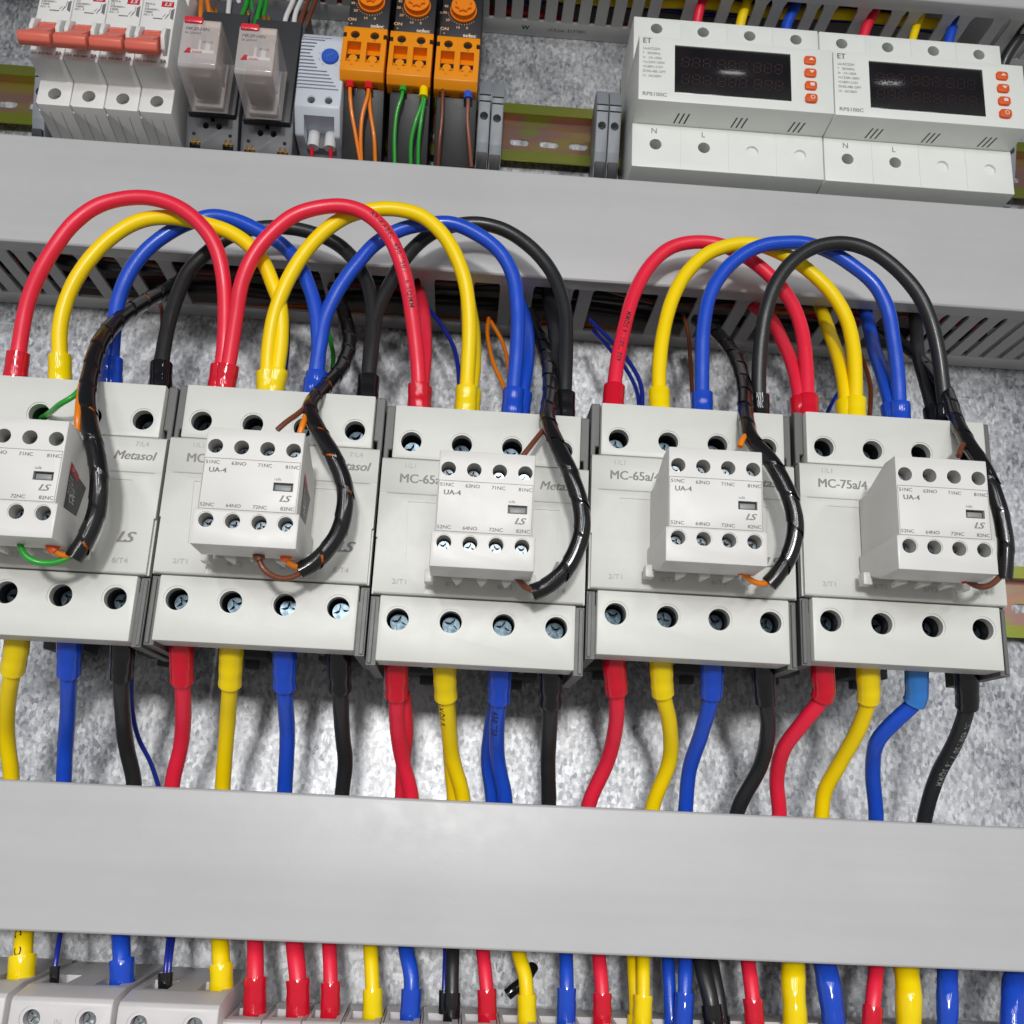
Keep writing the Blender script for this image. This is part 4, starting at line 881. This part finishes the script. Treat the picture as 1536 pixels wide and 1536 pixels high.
    def tx(s, size, u, v, **k): 
        kk_ = dict(k); kk_.pop('d', None); g.text(s, size, 0, 0, 0, 'LEFT', fn=lambda x, y: (u+x*.95, v+y, fz(v+y)+.02), **kk_)
    tx('ET', 3.0, 1.8, 58.0, bold=.03)
    g.obj('brand_lettering', INK, t); g = G()
    for k, s in enumerate(('Us:AC220V', 'f   :50/60Hz', 'In  :1A-100A', '>U:230V-300V', '<U:80V-210V', 'DI:RS-485 OPT', 'Ui  :AC400V')): tx(s, 1.35, 2.0, 53.6-2.55*k)
    g.text('RPS100C', 2.0, 0, 0, 0, 'LEFT', bold=.02, fn=lambda x, y: (2+x*1.15, 28.2+y, fz(28+y)+.02))
    g.obj('rating_lettering', INKL, t)
    g = G(); g.text('N', 3.1, TT[0]-1.0, 20.2, 40.62, sx=.95); g.obj('terminal_lettering', INK, t); g = G(); g.text('L', 3.1, TT[1]-.6, 20.0, 40.62, sx=.9); g.obj('terminal_lettering', INK, t)
    return t
m1 = make_meter('white digital meter on the left of the pair, bright glint on its dark window')
dup(m1, (161.4, 218.3, 7.5), 'white digital meter on the right of the pair, at the upper right corner')

# ---------------------------------------------------------------- rail end stops
def make_stop(label, p):
    t = thing('end_stop', label, 'rail end stop', p, 'grey rail end stops')
    g = G(); g.prism([(-22, 7), (-22, 20), (-8, 27), (16, 33), (26, 30), (28, 24), (22, 8)], -3.1, 3.1, 'u', .5)
    c = G(); holes(c, [(0, 5)], 2.1, 30, 4, 0, 20); c.box(-2.7, 2.7, -30, -13, 23, 40)
    for v in (12, 15.2): c.box(-2.9, 2.9, v, v+.8, 30, 40)
    g.obj('body', STOPG, t, cut=c)
    put_screw(SM_SM, t, 0, 5, 25.2).scale = (.95, .95, .95)
    g = G(); g.prism([(-21, 14), (-21, 23), (-13.5, 26.5), (-13.5, 14)], -2.6, 2.6, 'u', .3, 1); g.obj('foot', DGREY, t)
    return t
es = make_stop('grey end stop against the third timer', (-7.6, 248.5, 0))
for p, l in (((-.9, 247.5, 0), 'grey end stop on the left end of the bare rail, second of its pair'), ((53.0, 248, 0), 'grey end stop on the right end of the bare rail'), ((59.6, 248, 0), 'grey end stop against the left meter'),
             ((-229.5, 243, 0), 'grey end stop half hidden left of the circuit breakers'), ((268, 252, 0), 'grey end stop at the right edge beside the right meter')):
    dup(es, p, l)

# ---------------------------------------------------------------- bottom row devices
def make_block(label, u0, w, p_v=-153.8):
    t = thing('moulded_breaker', label, 'circuit breaker', (u0, p_v, 7.5), 'wide grey breakers at the bottom left')
    g = G(); g.prism([(0, 0), (0, 50), (-1.8, 62), (-3.2, 63.5), (-70, 63.5), (-70, 0)], .3, w-.3, 'u', .5)
    c = G()
    for u in (8.2, w-8.4):
        c.box(u-4.6, u+4.6, -6, 2, 30, 47); c.lathe((u, -8.8, 0), [(52, 3.0), (63.0, 3.0), (63.0, 4.2), (66, 4.2)], n=28)
    g.obj('housing', MODW, t, cut=c)
    for u in (8.2, w-8.4): put_screw(SM_SM, t, u, -9.0, 57.5).scale = (1.3, 1.0, 1.3)
    g = G(); g.text('IN', 2.3, w/2-.5, -9.8, 63.6, sx=.9); g.obj('lettering', INKP, t)
    return t
b1 = make_block('wide grey breaker whose top takes a thick blue cable and one thin blue wire', -154.9, 36.2)
dup(b1, (-117.4, -154.4, 7.5), 'wide grey breaker whose top takes twin thin blue wires and a yellow cable')
dup(b1, (-192.4, -153.2, 7.5), 'wide grey breaker cut off by the bottom left corner, yellow cable in its top')
def make_module(label, p):
    t = thing('modular_breaker', label, 'circuit breaker', p, 'narrow grey breakers along the bottom')
    g = G(); g.prism([(0, 20), (0, 52), (-.8, 54), (-40, 54), (-60, 54), (-60, 0), (-6, 0), (-4, 20)], -7.05, 7.05, 'u', .4)
    c = G(); c.box(-4.7, 4.7, -9, 2, 33, 47); c.box(-6.4, -6.0, -9, 2, 24, 52); c.lathe((0, -9, 0), [(44, 3), (60, 3)], n=20)
    g.obj('housing', MODW, t, cut=c)
    put_screw(SM_SM, t, 0, -9, 49)
    return t
md = None
btm = {}   # px -> cable
lowc = [('yellow', [(36, 1385, 36), (36, 1400, 42), (34, 1434, 46), (31, 1480, 46)], 3.55, 4.9, 11, 'yellow cable with black lettering entering the wide breaker at the bottom left corner'),
        ('blue', [(180, 1390, 36), (181, 1408, 42), (183, 1441, 46), (183, 1490, 46)], 3.4, 4.5, 12, 'thick blue cable entering the wide breaker near the bottom left'),
        ('yellow', [(329, 1400, 36), (330, 1415, 42), (332, 1451, 46), (332, 1500, 46)], 3.4, 4.3, 12.5, 'yellow cable entering the right end of the wide grey breaker'),
        ('red', [(382, 1400, 36), (383, 1418, 42), (383, 1465, 47), (382, 1520, 47)], 3.2, 4.2, 12.5, 'leftmost of the three red cables side by side along the bottom'),
        ('red', [(440, 1402, 36), (442, 1420, 42), (447, 1470, 47), (447, 1525, 47)], 3.4, 4.4, 13, 'middle one of the three red cables side by side along the bottom'),
        ('red', [(493, 1405, 36), (494, 1422, 42), (496, 1475, 47), (495, 1525, 47)], 2.8, 3.6, 12, 'right one of the three red cables side by side along the bottom'),
        ('yellow', [(555, 1408, 36), (556, 1425, 42), (559, 1485, 47), (559, 1530, 47)], 2.8, 3.7, 11, 'yellow cable right of the three red cables at the bottom'),
        ('blue', [(607, 1410, 36), (610, 1430, 42), (617, 1465, 46), (615, 1530, 47)], 3.0, 3.8, 11, 'blue cable between a yellow and a black one at the bottom'),
        ('black', [(680, 1415, 36), (679, 1432, 42), (678, 1490, 47), (677, 1532, 47)], 2.6, 3.2, 10, 'black cable with a thin blue wire along it at the bottom'),
        ('red', [(723, 1415, 36), (725, 1434, 42), (730, 1485, 47), (731, 1535, 47)], 2.7, 3.6, 12, 'red cable left of the black capped stub at the bottom'),
        ('yellow', [(776, 1418, 36), (779, 1435, 42), (788, 1465, 46), (791, 1540, 47)], 2.8, 3.6, 11.5, 'yellow cable passing over the black capped stub at the bottom'),
        ('blue', [(848, 1420, 36), (849, 1438, 42), (850, 1485, 47), (849, 1542, 47)], 2.8, 3.6, 14, 'blue cable between the yellow and red ones below the middle of the lower trunking'),
        ('red', [(897, 1422, 36), (899, 1442, 42), (903, 1490, 47), (903, 1545, 47)], 2.8, 3.6, 13, 'red cable next to the doubled yellow cable at the bottom'),
        ('yellow', [(965, 1425, 38), (965, 1445, 44), (965, 1495, 48), (963, 1548, 48)], 2.6, 3.5, 13, 'front one of the doubled yellow cables at the bottom'),
        ('yellow', [(948, 1425, 30), (950, 1445, 36), (953, 1495, 41), (954, 1548, 43)], 2.6, 3.2, 6, 'rear one of the doubled yellow cables at the bottom'),
        ('blue', [(1001, 1428, 30), (1002, 1445, 36), (1005, 1498, 41), (1008, 1550, 43)], 2.6, 3.0, 6, 'rear dark one of the doubled blue cables at the bottom'),
        ('blue', [(1028, 1428, 36), (1028, 1447, 43), (1027, 1492, 47), (1024, 1550, 48)], 2.8, 3.6, 14, 'front one of the doubled blue cables at the bottom'),
        ('black', [(1048, 1430, 36), (1052, 1448, 42), (1065, 1498, 47), (1072, 1550, 48)], 3.2, 3.9, 10, 'front one of the doubled black cables at the bottom'),
        ('black', [(1064, 1430, 30), (1068, 1448, 36), (1078, 1498, 41), (1085, 1550, 43)], 2.8, 3.2, 6, 'rear one of the doubled black cables at the bottom'),
        ('red', [(1120, 1433, 36), (1123, 1450, 42), (1129, 1498, 47), (1133, 1552, 48)], 2.9, 3.7, 12.5, 'red cable left of the fat yellow shrink sleeve at the bottom right'),
        ('red', [(1316, 1440, 36), (1314, 1458, 42), (1310, 1498, 47), (1306, 1555, 48)], 3.0, 3.8, 11, 'red cable between the two fat yellow sleeves at the bottom right')]
for c, pts, r, rs, ln, lab in lowc:
    e = at(*pts[-1]); pr = ()
    if pts[0][0] == 36: pr = [(19.5, 'AC  DE', 3.0, -.15, True)]
    P0 = at(*pts[0])
    cable('lower_cable', lab, 'cable', pts, r, OC[c], [(-ln, -.01, rs, OS[c])], 'cables below the lower trunking', prints=pr)
for c, m, pts, r, lab in [('yellow', YELS, [(1190, 1430, 34), (1190, 1452, 42), (1190, 1485, 45), (1192, 1510, 46), (1193, 1560, 46)], 4.7, 'fat glossy yellow sleeved cable, left one of the two at the bottom right'),
                       ('blue', BLUS, [(1233, 1432, 34), (1239, 1454, 42), (1245, 1490, 45), (1250, 1530, 46), (1252, 1560, 46)], 4.7, 'fat glossy blue sleeved cable beside the left fat yellow one'),
                       ('yellow', YELS, [(1358, 1438, 34), (1360, 1459, 42), (1363, 1485, 45), (1363, 1510, 46), (1363, 1560, 46)], 5.0, 'fat glossy yellow sleeved cable, right one of the two at the bottom right'),
                       ('blue', BLUS, [(1421, 1442, 34), (1421, 1464, 42), (1421, 1500, 45), (1421, 1560, 46)], 4.1, 'fat blue sleeved cable right of the right fat yellow one'),
                       ('blue', BLUS, [(1528, 1444, 30), (1523, 1466, 38), (1519, 1500, 44), (1518, 1560, 46)], 4.6, 'fat blue sleeved cable with a black end in the bottom right corner')]:
    P = [at(*p) for p in pts]; C = spline(P, 1.0); g = G(); rnd = random.Random(int(pts[0][0])); ph = rnd.random()*6
    tube_bm(g, C, r, n=24, rf=lambda s, tot: 1+.035*math.sin(s*.38+ph)+.012*math.sin(s*1.1+ph*2))
    tag(g.obj('sleeved_cable', m, None, ang=60, origin=P[0]), lab, 'cable', 'fat sleeved cables at the bottom right')
wire('control_wire', 'thin dark blue wire with a black ferrule in the wide breaker at the bottom left', [(82, 1475, 47), (82, 1455, 47), (85, 1434, 46), (90, 1402, 40), (91, 1390, 34)], 1.0, NVW, ferr=[(0, 6.0, 1.75, BKS)])
wire('control_wire', 'left one of the twin thin blue wires in one black ferrule', [(248, 1485, 47), (248, 1463, 47), (250, 1440, 46), (253, 1410, 40), (254, 1395, 34)], 1.0, NVW, ferr=[(0, 6.2, 2.6, BKS)])
wire('control_wire', 'right one of the twin thin blue wires', [(253, 1465, 47), (255, 1440, 46), (259, 1410, 40), (260, 1395, 34)], 1.0, NVW)
wire('control_wire', 'thin blue wire beside the black cable at the bottom', [(665, 1520, 44), (666, 1492, 44), (667, 1460, 42), (668, 1431, 38), (668, 1415, 34)], .95, NVW, ferr=[(0, 8.2, 1.9, BKS)])
g = G(); P = [at(761, 1492, 30), at(770, 1484, 30), at(785, 1472, 28), at(800, 1450, 22)]; tube_bm(g, spline(P), 2.3); tag(g.obj('capped_stub', BKS, None, ang=60, origin=P[0]), 'short black capped cable stub behind a yellow cable at the bottom', 'cable')
# narrow modules; each is named by what enters it
ent = ['the leftmost of three red cables', 'the middle one of three red cables', 'the right one of three red cables', 'the yellow cable right of the red trio', 'a blue cable between yellow and black', 'the black cable and its thin blue wire', 'the red cable left of the capped stub',
       'the yellow cable by the capped stub', 'the blue cable below the middle of the trunking', 'the red cable next to the doubled yellow pair', 'the doubled yellow cables', 'the doubled blue cables', 'the doubled black cables', 'the red cable left of the fat yellow sleeve',
       'the left fat yellow sleeve', 'the fat blue sleeve beside the left yellow one', 'the gap left of the last red cable', 'the last red cable', 'the right fat yellow sleeve', 'the fat blue sleeve near the corner', 'empty space near the right corner', 'the fat blue sleeve in the corner']
for k, s in enumerate(ent):
    u = -75.0+14.45*k; v = -162.6+.16*k
    lab = 'narrow grey breaker under '+s
    if md is None: md = make_module(lab, (u, v, 7.5))
    else: dup(md, (u, v, 7.5), lab)

# ---------------------------------------------------------------- light
wd = bpy.data.worlds.new('World'); scene.world = wd; wd.use_nodes = True; nt = wd.node_tree; n = nt.nodes; bg = n['Background']
tc = n.new('ShaderNodeTexCoord'); sp = n.new('ShaderNodeSeparateXYZ'); rp = n.new('ShaderNodeValToRGB')
nt.links.new(tc.outputs['Generated'], sp.inputs[0]); mr = n.new('ShaderNodeMapRange'); mr.inputs['From Min'].default_value = -1; nt.links.new(sp.outputs['Z'], mr.inputs['Value']); nt.links.new(mr.outputs['Result'], rp.inputs['Fac'])
e = rp.color_ramp.elements; e[0].position = .0; e[0].color = (.30, .29, .28, 1); e[1].position = 1; e[1].color = (.06, .065, .08, 1)
for p, c in ((.45, (.46, .46, .46)), (.60, (.54, .54, .55)), (.68, (.30, .31, .33)), (.76, (.10, .11, .135))): q = e.new(p); q.color = (*c, 1)
nt.links.new(rp.outputs['Color'], bg.inputs['Color']); bg.inputs['Strength'].default_value = .66
def area(name, p, tgt, sx, sy, power, col=(1, 1, 1)):
    l = bpy.data.lights.new(name, 'AREA'); l.shape = 'RECTANGLE'; l.size = sx; l.size_y = sy; l.energy = power; l.color = col
    o = bpy.data.objects.new(name, l); COL.objects.link(o); o.location = p
    o.rotation_euler = (Vector(tgt)-Vector(p)).to_track_quat('-Z', 'Y').to_euler(); return o
for k, x in enumerate((-.80, -.28, .26, .80)):          # ceiling tubes running away from the cabinet
    l = area('ceiling_tube', (x, -2.9, .50), (x, -2.9, 0), .06, 3.2, 26, (.97, .985, 1))
    l.rotation_euler = (0, 0, 0)
area('far_tube', (.45, -1.27, 1.30), (.05, 0, .2), .22, .018, .28, (1, .99, .97))
area('work_lamp', (-.05, -2.1, .20), (0, 0, .06), .15, .15, 17.5, (1, .985, .955))

scene.render.engine = 'CYCLES'
scene.cycles.use_denoising = True
scene.cycles.max_bounces = 8; scene.cycles.transparent_max_bounces = 12
scene.view_settings.view_transform = 'Standard'; scene.view_settings.look = 'None'; scene.view_settings.exposure = 0; scene.view_settings.gamma = 1
scene.render.resolution_x = 1024; scene.render.resolution_y = 1024
